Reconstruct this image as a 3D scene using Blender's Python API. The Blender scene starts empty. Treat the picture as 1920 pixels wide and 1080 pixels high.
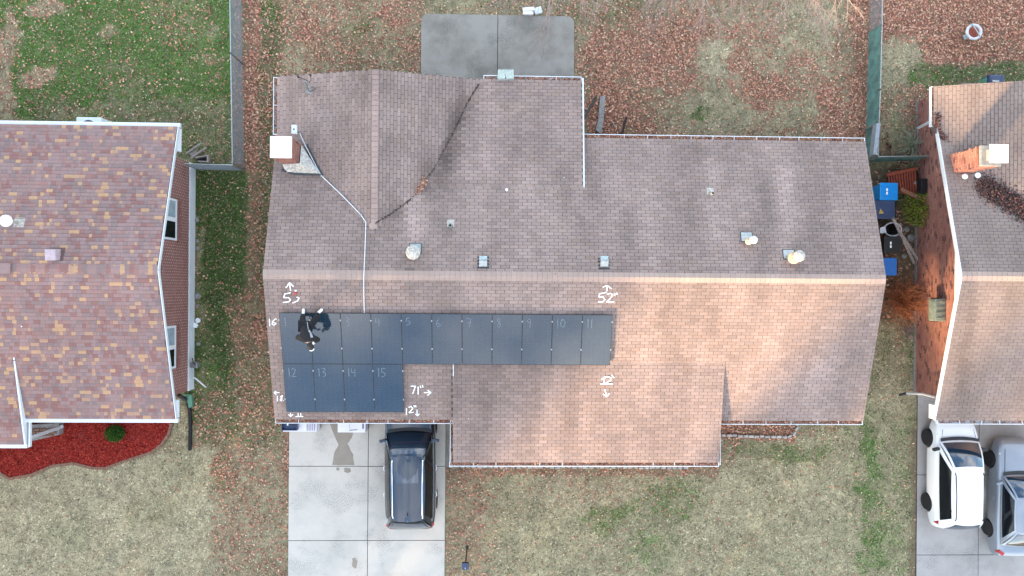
import bpy, bmesh, math, random
import numpy as np
from mathutils import Vector, Matrix, Euler
random.seed(7); RNG = np.random.default_rng(11)
R = math.radians
scene = bpy.context.scene
COL = scene.collection

# ------------------------------------------------------------------ camera
CAM_H = 26.8
F = 1280.0
TILT = math.atan(35.0 / F)
ROLL = R(0.45)
RC = Matrix.Rotation(-TILT, 3, 'Y') @ Matrix.Rotation(ROLL, 3, 'Z')
cam_d = bpy.data.cameras.new('camera'); cam = bpy.data.objects.new('camera', cam_d); COL.objects.link(cam)
cam_d.sensor_width = 36; cam_d.lens = 36 * F / 1920; cam_d.clip_end = 2000; cam_d.clip_start = 0.1
cam.matrix_world = Matrix.Translation((0, 0, CAM_H)) @ RC.to_4x4()
scene.camera = cam

# ------------------------------------------------------------------ light
SUN_EL, SUN_AZ = 10.0, (0.60, 0.80)      # elevation; horizontal direction in which the light travels
scene.view_settings.view_transform = 'Standard'; scene.view_settings.look = 'None'
scene.view_settings.gamma = 1; scene.view_settings.use_curve_mapping = False
scene.view_settings.exposure = 2.92
world = bpy.data.worlds.new('World'); scene.world = world; world.use_nodes = True
wn = world.node_tree.nodes; wl = world.node_tree.links
sky = wn.new('ShaderNodeTexSky'); sky.sky_type = 'NISHITA'; sky.sun_disc = False
sky.sun_elevation = R(SUN_EL)
sky.sun_rotation = math.atan2(-SUN_AZ[0], -SUN_AZ[1])
sky.air_density = 1.0; sky.dust_density = 1.0; sky.ozone_density = 1.5
tcw = wn.new('ShaderNodeTexCoord')
mp = wn.new('ShaderNodeMapping'); mp.inputs['Location'].default_value = (3.7, 23.3, 13.4)
nz = wn.new('ShaderNodeTexNoise'); nz.inputs['Scale'].default_value = 2.3; nz.inputs['Detail'].default_value = 7; nz.inputs['Roughness'].default_value = .58
cr = wn.new('ShaderNodeValToRGB'); cr.color_ramp.elements[0].position = .44; cr.color_ramp.elements[1].position = .66
cr.color_ramp.elements[1].color = (.8, .8, .8, 1)
mixw = wn.new('ShaderNodeMixRGB'); mixw.inputs[2].default_value = (4.75, 4.55, 4.35, 1)
bg = wn['Background']; bg.inputs[1].default_value = 0.12
wl.new(tcw.outputs['Generated'], mp.inputs[0]); wl.new(mp.outputs[0], nz.inputs[0]); wl.new(nz.outputs[0], cr.inputs[0])
wl.new(cr.outputs[0], mixw.inputs[0]); wl.new(sky.outputs[0], mixw.inputs[1]); wl.new(mixw.outputs[0], bg.inputs[0])
sun_d = bpy.data.lights.new('sun', 'SUN'); sun_d.energy = 2.8; sun_d.angle = R(3.0); sun_d.color = (1.0, .69, .38)
sun = bpy.data.objects.new('sun', sun_d); COL.objects.link(sun)
_n = math.hypot(*SUN_AZ)
sdir = Vector((SUN_AZ[0] / _n * math.cos(R(SUN_EL)), SUN_AZ[1] / _n * math.cos(R(SUN_EL)), -math.sin(R(SUN_EL))))
sun.rotation_euler = sdir.to_track_quat('-Z', 'Y').to_euler()

# ------------------------------------------------------------------ pixel -> place
def W(px, py, z=0.0):
    d = RC @ Vector(((px - 960) / F, -(py - 540) / F, -1.0))
    t = (z - CAM_H) / d.z
    return Vector((d.x * t, d.y * t, z))
RCn = np.array(RC)
def proj_np(x, y, z=0.0):
    v = np.stack([x, y, np.full_like(x, 0.0) + z - CAM_H], -1) @ RCn     # R^T v
    return 960 + F * v[..., 0] / -v[..., 2], 540 - F * v[..., 1] / -v[..., 2]
def lin(c):
    c = c / 255.0
    return c / 12.92 if c <= .04045 else ((c + .055) / 1.055) ** 2.4
# colour seen in open shade (sRGB 0-255) -> base colour
def A(r, g, b, k=0.78):
    return (min(.9, lin(r) * k * 1.04), min(.9, lin(g) * k), min(.9, lin(b) * k * .94), 1)

# ------------------------------------------------------------------ noise in numpy
def vnoise(x, y, seed=0):
    xi = np.floor(x).astype(np.int64); yi = np.floor(y).astype(np.int64); fx = x - xi; fy = y - yi
    fx = fx * fx * (3 - 2 * fx); fy = fy * fy * (3 - 2 * fy)
    def h(a, b):
        n = (a * 374761393 + b * 668265263 + seed * 974711) & 0x7fffffff
        n = ((n ^ (n >> 13)) * 1274126177) & 0x7fffffff
        return ((n ^ (n >> 16)) & 0xffff) / 65535.0
    return (h(xi, yi) * (1 - fx) + h(xi + 1, yi) * fx) * (1 - fy) + (h(xi, yi + 1) * (1 - fx) + h(xi + 1, yi + 1) * fx) * fy
def fbm(x, y, seed=0, o=4):
    s = 0; a = .5; t = 0
    for i in range(o):
        s = s + a * vnoise(x * 2 ** i + 17.3 * i, y * 2 ** i + 9.1 * i, seed + i); t += a; a *= .5
    return s / t
def smooth(a, b, x):
    t = np.clip((x - a) / (b - a), 0, 1); return t * t * (3 - 2 * t)

# ------------------------------------------------------------------ materials
def newmat(name):
    m = bpy.data.materials.new(name); m.use_nodes = True
    return m, m.node_tree.nodes, m.node_tree.links, m.node_tree.nodes['Principled BSDF']
def mat(name, col, rough=.6, metal=0, noise=.15, nscale=8, coat=0, bump=0, bscale=60, spec=.5):
    m, n, l, b = newmat(name)
    b.inputs['Roughness'].default_value = rough; b.inputs['Metallic'].default_value = metal
    b.inputs['Coat Weight'].default_value = coat; b.inputs['Coat Roughness'].default_value = .04
    b.inputs['Specular IOR Level'].default_value = spec
    g = n.new('ShaderNodeNewGeometry'); t = n.new('ShaderNodeTexNoise'); t.inputs['Scale'].default_value = nscale
    t.inputs['Detail'].default_value = 5; l.new(g.outputs['Position'], t.inputs['Vector'])
    hs = n.new('ShaderNodeMixRGB'); k0, k1 = 1 - noise, 1 + noise
    hs.inputs[1].default_value = (col[0] * k0, col[1] * k0, col[2] * k0, 1); hs.inputs[2].default_value = (min(1, col[0] * k1), min(1, col[1] * k1), min(1, col[2] * k1), 1)
    mr = n.new('ShaderNodeMapRange'); mr.inputs[1].default_value = .3; mr.inputs[2].default_value = .7
    l.new(t.outputs[0], mr.inputs[0]); l.new(mr.outputs[0], hs.inputs[0]); l.new(hs.outputs[0], b.inputs['Base Color'])
    if bump:
        t2 = n.new('ShaderNodeTexNoise'); t2.inputs['Scale'].default_value = bscale; t2.inputs['Detail'].default_value = 4
        l.new(g.outputs['Position'], t2.inputs['Vector'])
        bp = n.new('ShaderNodeBump'); bp.inputs['Strength'].default_value = bump; bp.inputs['Distance'].default_value = .02
        l.new(t2.outputs[0], bp.inputs['Height']); l.new(bp.outputs[0], b.inputs['Normal'])
    return m
def colmat(name, rough=.9, trans=0, grain=.25, gscale=90):
    """colour from the mesh's own 'col' attribute with fine grain"""
    m, n, l, b = newmat(name); b.inputs['Roughness'].default_value = rough; b.inputs['Specular IOR Level'].default_value = .15
    a = n.new('ShaderNodeAttribute'); a.attribute_name = 'col'
    g = n.new('ShaderNodeNewGeometry'); t = n.new('ShaderNodeTexNoise'); t.inputs['Scale'].default_value = gscale; t.inputs['Detail'].default_value = 6
    t.inputs['Roughness'].default_value = .7
    l.new(g.outputs['Position'], t.inputs['Vector'])
    mr = n.new('ShaderNodeMapRange'); mr.inputs[1].default_value = .3; mr.inputs[2].default_value = .7; mr.inputs[3].default_value = 1 - grain; mr.inputs[4].default_value = 1 + grain
    mx = n.new('ShaderNodeMixRGB'); mx.blend_type = 'MULTIPLY'; mx.inputs[0].default_value = 1
    l.new(t.outputs[0], mr.inputs[0]); l.new(a.outputs['Color'], mx.inputs[1]); l.new(mr.outputs[0], mx.inputs[2]); l.new(mx.outputs[0], b.inputs['Base Color'])
    return m
def piecemat(name, stops, rough=.9, grain=.12, gscale=70, big=.18, bigscale=(.55, .22, .3), lowcol=None, constant=False):
    """colour per piece: 'rnd' face attribute (joined pieces) + object random (single pieces); tone the same way through object colour"""
    m, n, l, b = newmat(name); b.inputs['Roughness'].default_value = rough; b.inputs['Specular IOR Level'].default_value = .2
    a = n.new('ShaderNodeAttribute'); a.attribute_name = 'rnd'
    at = n.new('ShaderNodeAttribute'); at.attribute_name = 'tone'
    oi = n.new('ShaderNodeObjectInfo')
    ad = n.new('ShaderNodeMath'); ad.operation = 'ADD'; l.new(a.outputs['Fac'], ad.inputs[0]); l.new(oi.outputs['Random'], ad.inputs[1])
    fr = n.new('ShaderNodeMath'); fr.operation = 'FRACT'; l.new(ad.outputs[0], fr.inputs[0])
    r = n.new('ShaderNodeValToRGB'); e = r.color_ramp.elements
    if constant: r.color_ramp.interpolation = 'CONSTANT'
    for i, (p, c) in enumerate(stops):
        el = e[i] if i < 2 else e.new(p)
        el.position = p; el.color = c
    l.new(fr.outputs[0], r.inputs[0])
    # tone
    sp = n.new('ShaderNodeSeparateColor'); l.new(oi.outputs['Color'], sp.inputs[0])
    t1 = n.new('ShaderNodeMath'); t1.operation = 'ADD'; l.new(sp.outputs[0], t1.inputs[0]); l.new(at.outputs['Fac'], t1.inputs[1])
    g = n.new('ShaderNodeNewGeometry'); t = n.new('ShaderNodeTexNoise'); t.inputs['Scale'].default_value = gscale; t.inputs['Detail'].default_value = 5
    l.new(g.outputs['Position'], t.inputs['Vector'])
    mr = n.new('ShaderNodeMapRange'); mr.inputs[1].default_value = .3; mr.inputs[2].default_value = .7; mr.inputs[3].default_value = 1 - grain; mr.inputs[4].default_value = 1 + grain
    l.new(t.outputs[0], mr.inputs[0])
    mpg = n.new('ShaderNodeMapping'); mpg.inputs['Scale'].default_value = bigscale; l.new(g.outputs['Position'], mpg.inputs[0])
    tb = n.new('ShaderNodeTexNoise'); tb.inputs['Scale'].default_value = 1.6; tb.inputs['Detail'].default_value = 5; tb.inputs['Roughness'].default_value = .6
    l.new(mpg.outputs[0], tb.inputs['Vector'])
    mb_ = n.new('ShaderNodeMapRange'); mb_.inputs[1].default_value = .32; mb_.inputs[2].default_value = .68; mb_.inputs[3].default_value = 1 - big; mb_.inputs[4].default_value = 1 + big
    l.new(tb.outputs[0], mb_.inputs[0])
    m1 = n.new('ShaderNodeMath'); m1.operation = 'MULTIPLY'; l.new(mr.outputs[0], m1.inputs[0]); l.new(mb_.outputs[0], m1.inputs[1])
    m2 = n.new('ShaderNodeMath'); m2.operation = 'MULTIPLY'; l.new(m1.outputs[0], m2.inputs[0]); l.new(t1.outputs[0], m2.inputs[1])
    mx = n.new('ShaderNodeMixRGB'); mx.blend_type = 'MULTIPLY'; mx.inputs[0].default_value = 1
    l.new(r.outputs[0], mx.inputs[1]); l.new(m2.outputs[0], mx.inputs[2]); l.new(mx.outputs[0], b.inputs['Base Color'])
    return m

M = {}
M['shingle'] = piecemat('weathered_shingle', [(0, A(143, 127, 123)), (.35, A(151, 135, 131)), (.7, A(160, 142, 137)), (1, A(148, 130, 123))], grain=.16, big=.16)
M['cap'] = piecemat('ridge_shingle', [(0, A(172, 153, 146)), (1, A(178, 158, 150))], grain=.12, big=.08)
M['cap2'] = piecemat('wing_ridge_shingle', [(0, A(160, 141, 137)), (1, A(172, 151, 146))], grain=.14, big=.16)
lv, mrn, tan_, gry = A(156, 132, 131), A(148, 112, 109), A(192, 156, 126), A(144, 124, 124)
M['shingle_multi'] = piecemat('blended_shingle', [(0, lv), (.30, gry), (.50, A(158, 128, 125)), (.66, mrn), (.78, A(156, 122, 118)), (.87, tan_), (.95, A(182, 148, 128))], grain=.14, big=.08, constant=True)
M['shingle_east'] = piecemat('brown_shingle', [(0, A(138, 124, 121)), (.5, A(148, 134, 129)), (1, A(142, 127, 121))], grain=.16, big=.14)
M['deck'] = mat('roof_underlay_butt_shade', A(98, 85, 82), .95)  # dark colour in the course gaps stands in for butt shadows
M['deck_red'] = mat('roof_underlay_maroon', A(108, 84, 84), .95)
M['brick'] = piecemat('wall_brick', [(0, A(164, 116, 107)), (.4, A(174, 127, 116)), (.8, A(154, 105, 98)), (.94, A(96, 78, 78)), (1, A(192, 146, 128))], grain=.2, big=.12, gscale=40)
M['brick_maroon'] = piecemat('maroon_brick', [(0, A(164, 120, 116)), (.5, A(172, 128, 122)), (1, A(154, 110, 106))], grain=.18, big=.08, gscale=40)
M['mortar'] = mat('mortar', A(172, 150, 140), .95)
M['mortar_dark'] = mat('mortar_dark', A(126, 94, 90), .95)
M['mortar_dot'] = mat('mortar_dot', A(232, 220, 214), .9)
M['white'] = mat('white_painted_metal', (.62, .64, .66, 1), .4, noise=.05, nscale=3)
M['whitedirty'] = mat('weathered_white_paint', (.58, .6, .62, 1), .6, noise=.2, nscale=6)
M['siding'] = mat('white_siding', (.78, .80, .82, 1), .6, noise=.04)
M['foundation'] = mat('painted_foundation', (.74, .80, .84, 1), .8, noise=.06, nscale=2)
M['galv'] = mat('galvanised_metal', A(176, 184, 186), .35, .6, .2, 12)
M['rustmetal'] = mat('weathered_tin', A(190, 186, 180), .6, .25, .4, 14)
M['rust'] = mat('rusty_tin', A(206, 170, 140), .6, .1, .35, 10)
M['dark'] = mat('black_plastic', (.012, .013, .015, 1), .5)
M['bluetote'] = mat('blue_grey_plastic', A(62, 84, 124), .5)
M['grease'] = mat('dark_sealant', A(58, 66, 74), .6, noise=.4, nscale=10)
M['concrete'] = mat('concrete_light', A(197, 200, 202), .85, 0, .1, 1.4, bump=.35, bscale=50)
M['chalk'] = mat('white_chalk', (.86, .87, .88, 1), .9, noise=.08)
M['chalkthin'] = mat('thin_chalk_on_glass', (.16, .20, .24, 1), .9, noise=.25, nscale=60)
M['glasscar'] = mat('sky_tinted_car_glass', (.012, .032, .058, 1), .02, 0, .0, spec=1.0, coat=1)  # blue base colour stands in for reflected sky
M['sideglass'] = mat('side_glass', (.006, .008, .011, 1), .08, 0, .0, spec=.35)
M['blind'] = mat('pale_blind_behind_glass', (.34, .42, .48, 1), .15, spec=.6)
M['tyre'] = mat('tyre_rubber', (.012, .012, .013, 1), .8)
M['rim'] = mat('alloy_rim', (.35, .37, .4, 1), .35, .8)
M['rimdark'] = mat('black_rim', (.02, .02, .022, 1), .35, .4)
M['chrome'] = mat('chrome', (.75, .78, .8, 1), .12, 1, .02)
M['blackpaint'] = mat('black_car_paint', (.022, .036, .058, 1), .25, .55, .03, 3, coat=1)
M['whitepaint'] = mat('white_car_paint', (.82, .83, .84, 1), .35, 0, .015, 3, coat=.6)
M['silverpaint'] = mat('silver_car_paint', (.27, .30, .34, 1), .38, .4, .03, 3, coat=.8)
M['redlens'] = mat('red_lens', (.45, .02, .02, 1), .15, coat=1)
M['lens'] = mat('lamp_lens', (.75, .74, .66, 1), .1, coat=1)
M['woodgrey'] = mat('weathered_wood', A(168, 160, 156), .9, noise=.3, nscale=16)
M['woodbrown'] = mat('brown_wood', A(150, 104, 82), .85, noise=.2, nscale=14)
M['woodred'] = mat('red_stained_wood', A(160, 78, 58), .8, noise=.25, nscale=10)
M['woodblack'] = mat('dark_wood', A(46, 36, 36), .8)
M['binblue'] = mat('bright_blue_plastic', (.004, .24, .62, 1), .45, noise=.04)
M['binblue2'] = mat('royal_blue_plastic', (.01, .12, .40, 1), .5, noise=.04)
M['binnavy'] = mat('navy_plastic', (.03, .05, .11, 1), .5, noise=.2, nscale=3)
M['stone'] = mat('grey_stone', A(152, 152, 152), .9, noise=.25, nscale=9, bump=.5)
M['stonepale'] = mat('pale_edging_stone', A(182, 182, 180), .9, noise=.35, nscale=5)
M['edging'] = mat('brick_edging', A(140, 108, 92), .9, noise=.2, nscale=12)
M['greenmesh'] = mat('green_screen_fabric', (.10, .20, .175, 1), .8, noise=.35, nscale=3)
M['greenplastic'] = mat('green_plastic', A(96, 150, 128), .6)
M['wire'] = mat('fence_wire', A(168, 180, 192), .5, .3)
M['twigpale'] = mat('pale_bark', A(172, 152, 145), .9, noise=.2)
M['twigorange'] = mat('orange_twigs', A(166, 104, 70), .9, noise=.3)
M['bark'] = mat('tree_bark', (.09, .07, .055, 1), .95, noise=.3)
M['cloth'] = mat('black_cloth', (.004, .0045, .007, 1), .9, noise=.3, nscale=20)
M['jacket'] = mat('charcoal_jacket_cloth', (.008, .0075, .009, 1), .9, noise=.3, nscale=14)
M['skin'] = mat('skin', (.42, .24, .17, 1), .5)
M['hair'] = mat('dark_hair', (.015, .012, .01, 1), .7)
M['silverstrap'] = mat('grey_strap', A(150, 154, 168), .6)
M['cardboard'] = mat('white_carton', (.80, .78, .80, 1), .8, noise=.03)
M['cartonprint'] = mat('purple_print', A(120, 100, 140), .8)
M['redcan'] = mat('red_paint', A(190, 70, 74), .5)
M['col'] = colmat('scatter_colour')
M['ground'] = colmat('ground_soil_and_turf', grain=.28, gscale=38)
M['leafy'] = colmat('leaf_colour', grain=.1)
M['wet'] = mat('damp_concrete', A(158, 148, 136), .5, 0, .08, 3)

# ------------------------------------------------------------------ objects
WM = {}
def wm(o): return WM.get(o.name, Matrix.Identity(4))
def tag(o, label=None, cat=None, group=None, kind=None):
    if label: o['label'] = label
    if cat: o['category'] = cat
    if group: o['group'] = group
    if kind: o['kind'] = kind
    return o
def empty(name, loc, label, cat, group=None, rz=0, mtx=None):
    o = bpy.data.objects.new(name, None); COL.objects.link(o); o.empty_display_size = .2
    m = mtx if mtx is not None else Matrix.Translation(Vector(loc)) @ Matrix.Rotation(rz, 4, 'Z')
    o.matrix_basis = m; WM[o.name] = m
    return tag(o, label, cat, group)
def link(name, me, parent=None, local=False, mtx=None):
    o = bpy.data.objects.new(name, me); COL.objects.link(o)
    m = mtx or Matrix.Identity(4)
    o.matrix_basis = m
    if parent:
        o.parent = parent
        if local: WM[o.name] = wm(parent) @ m
        else: o.matrix_parent_inverse = wm(parent).inverted(); WM[o.name] = m
    else: WM[o.name] = m
    return o
class MB:
    def __init__(s): s.v = []; s.f = []; s.rnd = []; s.tone = []; s.col = []
    def poly(s, pts, rnd=0, tone=0, col=None):
        i = len(s.v); s.v += [tuple(p) for p in pts]; s.f.append(tuple(range(i, i + len(pts)))); s.rnd.append(rnd); s.tone.append(tone); s.col.append(col)
        return s
    def mesh(s, V, Fc, rnd=0, tone=0, col=None):
        i = len(s.v); s.v += [tuple(p) for p in V]
        for f in Fc: s.f.append(tuple(i + k for k in f)); s.rnd.append(rnd); s.tone.append(tone); s.col.append(col)
        return s
    def box(s, c, d, rot=None, rnd=0, tone=0, col=None):
        c = Vector(c); h = Vector(d) / 2
        V = [Vector((x * h.x, y * h.y, z * h.z)) for x in (-1, 1) for y in (-1, 1) for z in (-1, 1)]
        if rot is not None: V = [rot @ v for v in V]
        V = [v + c for v in V]
        return s.mesh(V, [(0, 1, 3, 2), (4, 6, 7, 5), (0, 4, 5, 1), (2, 3, 7, 6), (0, 2, 6, 4), (1, 5, 7, 3)], rnd, tone, col)
    def bar(s, a, b, w, h=None, up=(0, 0, 1), col=None, rnd=0):
        a = Vector(a); b = Vector(b); h = h or w; d = b - a; L = d.length
        if L < 1e-6: return s
        y = d / L; x = y.cross(Vector(up))
        if x.length < 1e-4: x = y.cross(Vector((1, 0, 0)))
        x.normalize(); z = x.cross(y)
        rot = Matrix((x, y, z)).transposed()
        return s.box((a + b) / 2, (w, L, h), rot, rnd, 0, col)
    def tube(s, pts, r, n=8, col=None, cap=True, r2=None):
        pts = [Vector(p) for p in pts]; rings = []; m = len(pts)
        for i, p in enumerate(pts):
            t = (pts[min(i + 1, m - 1)] - pts[max(i - 1, 0)]).normalized()
            x = t.cross(Vector((0, 0, 1)));
            if x.length < .05: x = t.cross(Vector((1, 0, 0)))
            x.normalize(); y = t.cross(x)
            rr = r if r2 is None else r + (r2 - r) * i / (m - 1)
            if isinstance(r, (list, tuple)): rr = r[i]
            rings.append([p + (x * math.cos(2 * math.pi * k / n) + y * math.sin(2 * math.pi * k / n)) * rr for k in range(n)])
        V = [v for rg in rings for v in rg]
        Fc = [(i * n + k, i * n + (k + 1) % n, (i + 1) * n + (k + 1) % n, (i + 1) * n + k) for i in range(m - 1) for k in range(n)]
        if cap: Fc += [tuple(range(n))[::-1], tuple((m - 1) * n + k for k in range(n))]
        return s.mesh(V, Fc, 0, 0, col)
    def lathe(s, c, prof, n=20, col=None, axis=None):
        """prof: (r, z) list"""
        c = Vector(c); rot = axis.to_track_quat('Z', 'Y').to_matrix() if axis is not None else Matrix.Identity(3)
        V = [c + rot @ Vector((r * math.cos(2 * math.pi * k / n), r * math.sin(2 * math.pi * k / n), z)) for r, z in prof for k in range(n)]
        m = len(prof)
        Fc = [(i * n + k, i * n + (k + 1) % n, (i + 1) * n + (k + 1) % n, (i + 1) * n + k) for i in range(m - 1) for k in range(n)]
        Fc.append(tuple((m - 1) * n + k for k in range(n)))
        return s.mesh(V, Fc, 0, 0, col)
    def prism(s, pts, z0, z1, col=None):
        n = len(pts); V = [(p[0], p[1], z0) for p in pts] + [(p[0], p[1], z1) for p in pts]
        Fc = [tuple(range(n))[::-1], tuple(range(n, 2 * n))] + [(i, (i + 1) % n, n + (i + 1) % n, n + i) for i in range(n)]
        return s.mesh(V, Fc, 0, 0, col)
    def build(s, name, m, parent=None, local=False, smooth=False, attrs=False, stuff=False, mtx=None, bevel=0):
        me = bpy.data.meshes.new(name); me.from_pydata(s.v, [], s.f)
        if attrs:
            a = me.attributes.new('rnd', 'FLOAT', 'FACE'); a.data.foreach_set('value', s.rnd)
            a = me.attributes.new('tone', 'FLOAT', 'FACE'); a.data.foreach_set('value', s.tone)
        if s.col and s.col[0] is not None:
            a = me.attributes.new('col', 'FLOAT_COLOR', 'FACE') if False else None
            ca = me.color_attributes.new('col', 'FLOAT_COLOR', 'CORNER'); arr = []
            for f, c in zip(s.f, s.col): arr += list(c) * len(f)
            ca.data.foreach_set('color', arr)
        if m: me.materials.append(m)
        bm = bmesh.new(); bm.from_mesh(me)
        if smooth or bevel: bmesh.ops.remove_doubles(bm, verts=bm.verts, dist=1e-5)
        bmesh.ops.recalc_face_normals(bm, faces=bm.faces)
        if bevel:
            bmesh.ops.bevel(bm, geom=[e for e in bm.edges], offset=bevel, segments=2, affect='EDGES', profile=.6)
        bm.to_mesh(me); bm.free()
        if smooth:
            me.polygons.foreach_set('use_smooth', [True] * len(me.polygons))
            try: me.set_sharp_from_angle(angle=R(40))
            except Exception: pass
        o = link(name, me, parent, local, mtx)
        if stuff: o['kind'] = 'stuff'
        return o
def npmesh(name, V, Fc, material, col=None, parent=None):
    """V (n,3), Fc (m,k) numpy"""
    me = bpy.data.meshes.new(name); n, k = Fc.shape
    me.vertices.add(len(V)); me.vertices.foreach_set('co', V.astype(np.float32).ravel())
    me.loops.add(n * k); me.loops.foreach_set('vertex_index', Fc.astype(np.int32).ravel())
    me.polygons.add(n); me.polygons.foreach_set('loop_start', np.arange(0, n * k, k, dtype=np.int32))
    me.update(calc_edges=True)
    if col is not None:
        ca = me.color_attributes.new('col', 'FLOAT_COLOR', 'POINT')
        c4 = np.ones((len(V), 4), np.float32); c4[:, :3] = col; ca.data.foreach_set('color', c4.ravel())
    me.materials.append(material)
    return link(name, me, parent)

# ------------------------------------------------------------------ main dimensions of the houses
Z_E = 2.85; Z_R = 4.20
RIDGE_Y = W(960, 518, Z_R).y
FRONT_Y = W(900, 787, Z_E).y
BACK_Y = W(1400, 263, Z_E).y
XL = (W(493, 512, Z_R).x + W(515, 783, Z_E).x) / 2
XR = (W(1662, 525, Z_R).x + W(1618, 797, Z_E).x) / 2
SL = (Z_R - Z_E) / (RIDGE_Y - FRONT_Y)
def z_front(y): return Z_R - SL * (RIDGE_Y - y)
SLB = (Z_R - Z_E) / (BACK_Y - RIDGE_Y)
def z_back(y): return Z_R - SLB * (y - RIDGE_Y)
# rear wing (gable pointing to the back)
WING_XL = W(520, 200, Z_E).x; WING_XR0 = W(704, 200, 3.75).x
WING_Y1 = W(519, 143, Z_E).y
SLW = SL
Z_WR = Z_E + SLW * (WING_XR0 - WING_XL)
WING_XE = WING_XR0 + (Z_WR - Z_E) / SLW
# rear low-slope extension
REX1 = W(1092, 250, 3.0).x; REY1 = W(1000, 150, Z_E).y; REY0 = W(1000, 353, 3.3).y
Z_RE0 = z_back(REY0) - .001; SLRE = (Z_RE0 - Z_E) / (REY1 - REY0)
# front extension over the porch
FEX0 = W(850, 780, 3.0).x; FEX1 = W(1351, 780, 3.0).x; FEY1 = W(1100, 867, Z_E).y; FEY0 = W(1100, 676, 3.3).y
Z_FE0 = z_front(FEY0) - .001; SLFE = (Z_FE0 - Z_E) / (FEY0 - FEY1)

def zs_main(x, y):
    """all roof surface heights of the middle house at a point, as a dict"""
    d = {}
    if XL <= x <= XR:
        if FRONT_Y <= y <= RIDGE_Y: d['front'] = z_front(y)
        if RIDGE_Y <= y <= BACK_Y: d['back'] = z_back(y)
    if WING_XL <= x <= WING_XR0 and RIDGE_Y < y <= WING_Y1: d['wl'] = Z_E + SLW * (x - WING_XL)
    if WING_XR0 <= x <= WING_XE and RIDGE_Y < y <= WING_Y1: d['wr'] = Z_WR - SLW * (x - WING_XR0)
    if WING_XR0 <= x <= REX1 and REY0 <= y <= REY1: d['rx'] = Z_E + SLRE * (REY1 - y)
    if FEX0 <= x <= FEX1 and FEY1 <= y <= FEY0: d['fx'] = Z_E + SLFE * (y - FEY1)
    return d
def roof_z(x, y):
    d = zs_main(x, y)
    return max(d.values()) if d else 0
def WR(px, py, off=0.0):
    z = 3.6
    for _ in range(8):
        p = W(px, py, z); z2 = (roof_z(p.x, p.y) or 3.0) + off
        z = z * .3 + z2 * .7
    return W(px, py, z)

# roof tone: weathering streaks and other darker and paler patches on the shingles
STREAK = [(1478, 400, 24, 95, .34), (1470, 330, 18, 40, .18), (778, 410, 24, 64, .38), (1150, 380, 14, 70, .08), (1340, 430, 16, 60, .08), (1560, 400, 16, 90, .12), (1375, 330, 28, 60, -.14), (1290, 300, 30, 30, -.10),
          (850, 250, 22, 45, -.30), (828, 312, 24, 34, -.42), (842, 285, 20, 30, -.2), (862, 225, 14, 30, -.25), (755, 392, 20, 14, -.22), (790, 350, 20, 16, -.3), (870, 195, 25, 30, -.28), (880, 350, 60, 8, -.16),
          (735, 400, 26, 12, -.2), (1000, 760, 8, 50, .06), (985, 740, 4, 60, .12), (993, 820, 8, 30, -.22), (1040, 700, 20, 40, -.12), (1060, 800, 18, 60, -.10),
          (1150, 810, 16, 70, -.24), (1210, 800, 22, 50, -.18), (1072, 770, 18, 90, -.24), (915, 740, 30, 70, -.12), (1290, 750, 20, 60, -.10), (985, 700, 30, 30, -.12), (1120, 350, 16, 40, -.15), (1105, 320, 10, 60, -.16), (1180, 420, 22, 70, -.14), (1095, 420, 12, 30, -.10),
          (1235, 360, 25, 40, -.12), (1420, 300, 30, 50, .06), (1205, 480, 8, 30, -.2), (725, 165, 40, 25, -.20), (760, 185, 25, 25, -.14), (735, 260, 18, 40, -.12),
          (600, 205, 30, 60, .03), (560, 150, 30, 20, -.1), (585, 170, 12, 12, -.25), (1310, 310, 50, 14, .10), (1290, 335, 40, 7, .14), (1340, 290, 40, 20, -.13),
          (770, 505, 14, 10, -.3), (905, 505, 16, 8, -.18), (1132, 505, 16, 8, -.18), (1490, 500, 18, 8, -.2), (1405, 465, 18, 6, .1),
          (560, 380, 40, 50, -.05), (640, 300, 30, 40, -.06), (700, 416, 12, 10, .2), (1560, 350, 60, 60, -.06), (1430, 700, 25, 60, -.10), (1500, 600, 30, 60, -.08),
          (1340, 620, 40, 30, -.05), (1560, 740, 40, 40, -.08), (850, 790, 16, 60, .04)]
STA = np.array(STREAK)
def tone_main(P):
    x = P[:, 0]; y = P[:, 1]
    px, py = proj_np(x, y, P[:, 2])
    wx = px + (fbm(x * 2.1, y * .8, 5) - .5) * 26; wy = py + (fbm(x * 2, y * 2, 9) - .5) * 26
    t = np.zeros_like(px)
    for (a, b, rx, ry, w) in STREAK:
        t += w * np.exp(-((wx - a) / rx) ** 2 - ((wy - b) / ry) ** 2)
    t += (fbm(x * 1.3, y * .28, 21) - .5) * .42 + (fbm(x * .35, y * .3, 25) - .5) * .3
    t += .03 * (y > RIDGE_Y)  # whole back slope slightly paler than the front
    return np.clip(t, -.6, .5)

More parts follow.
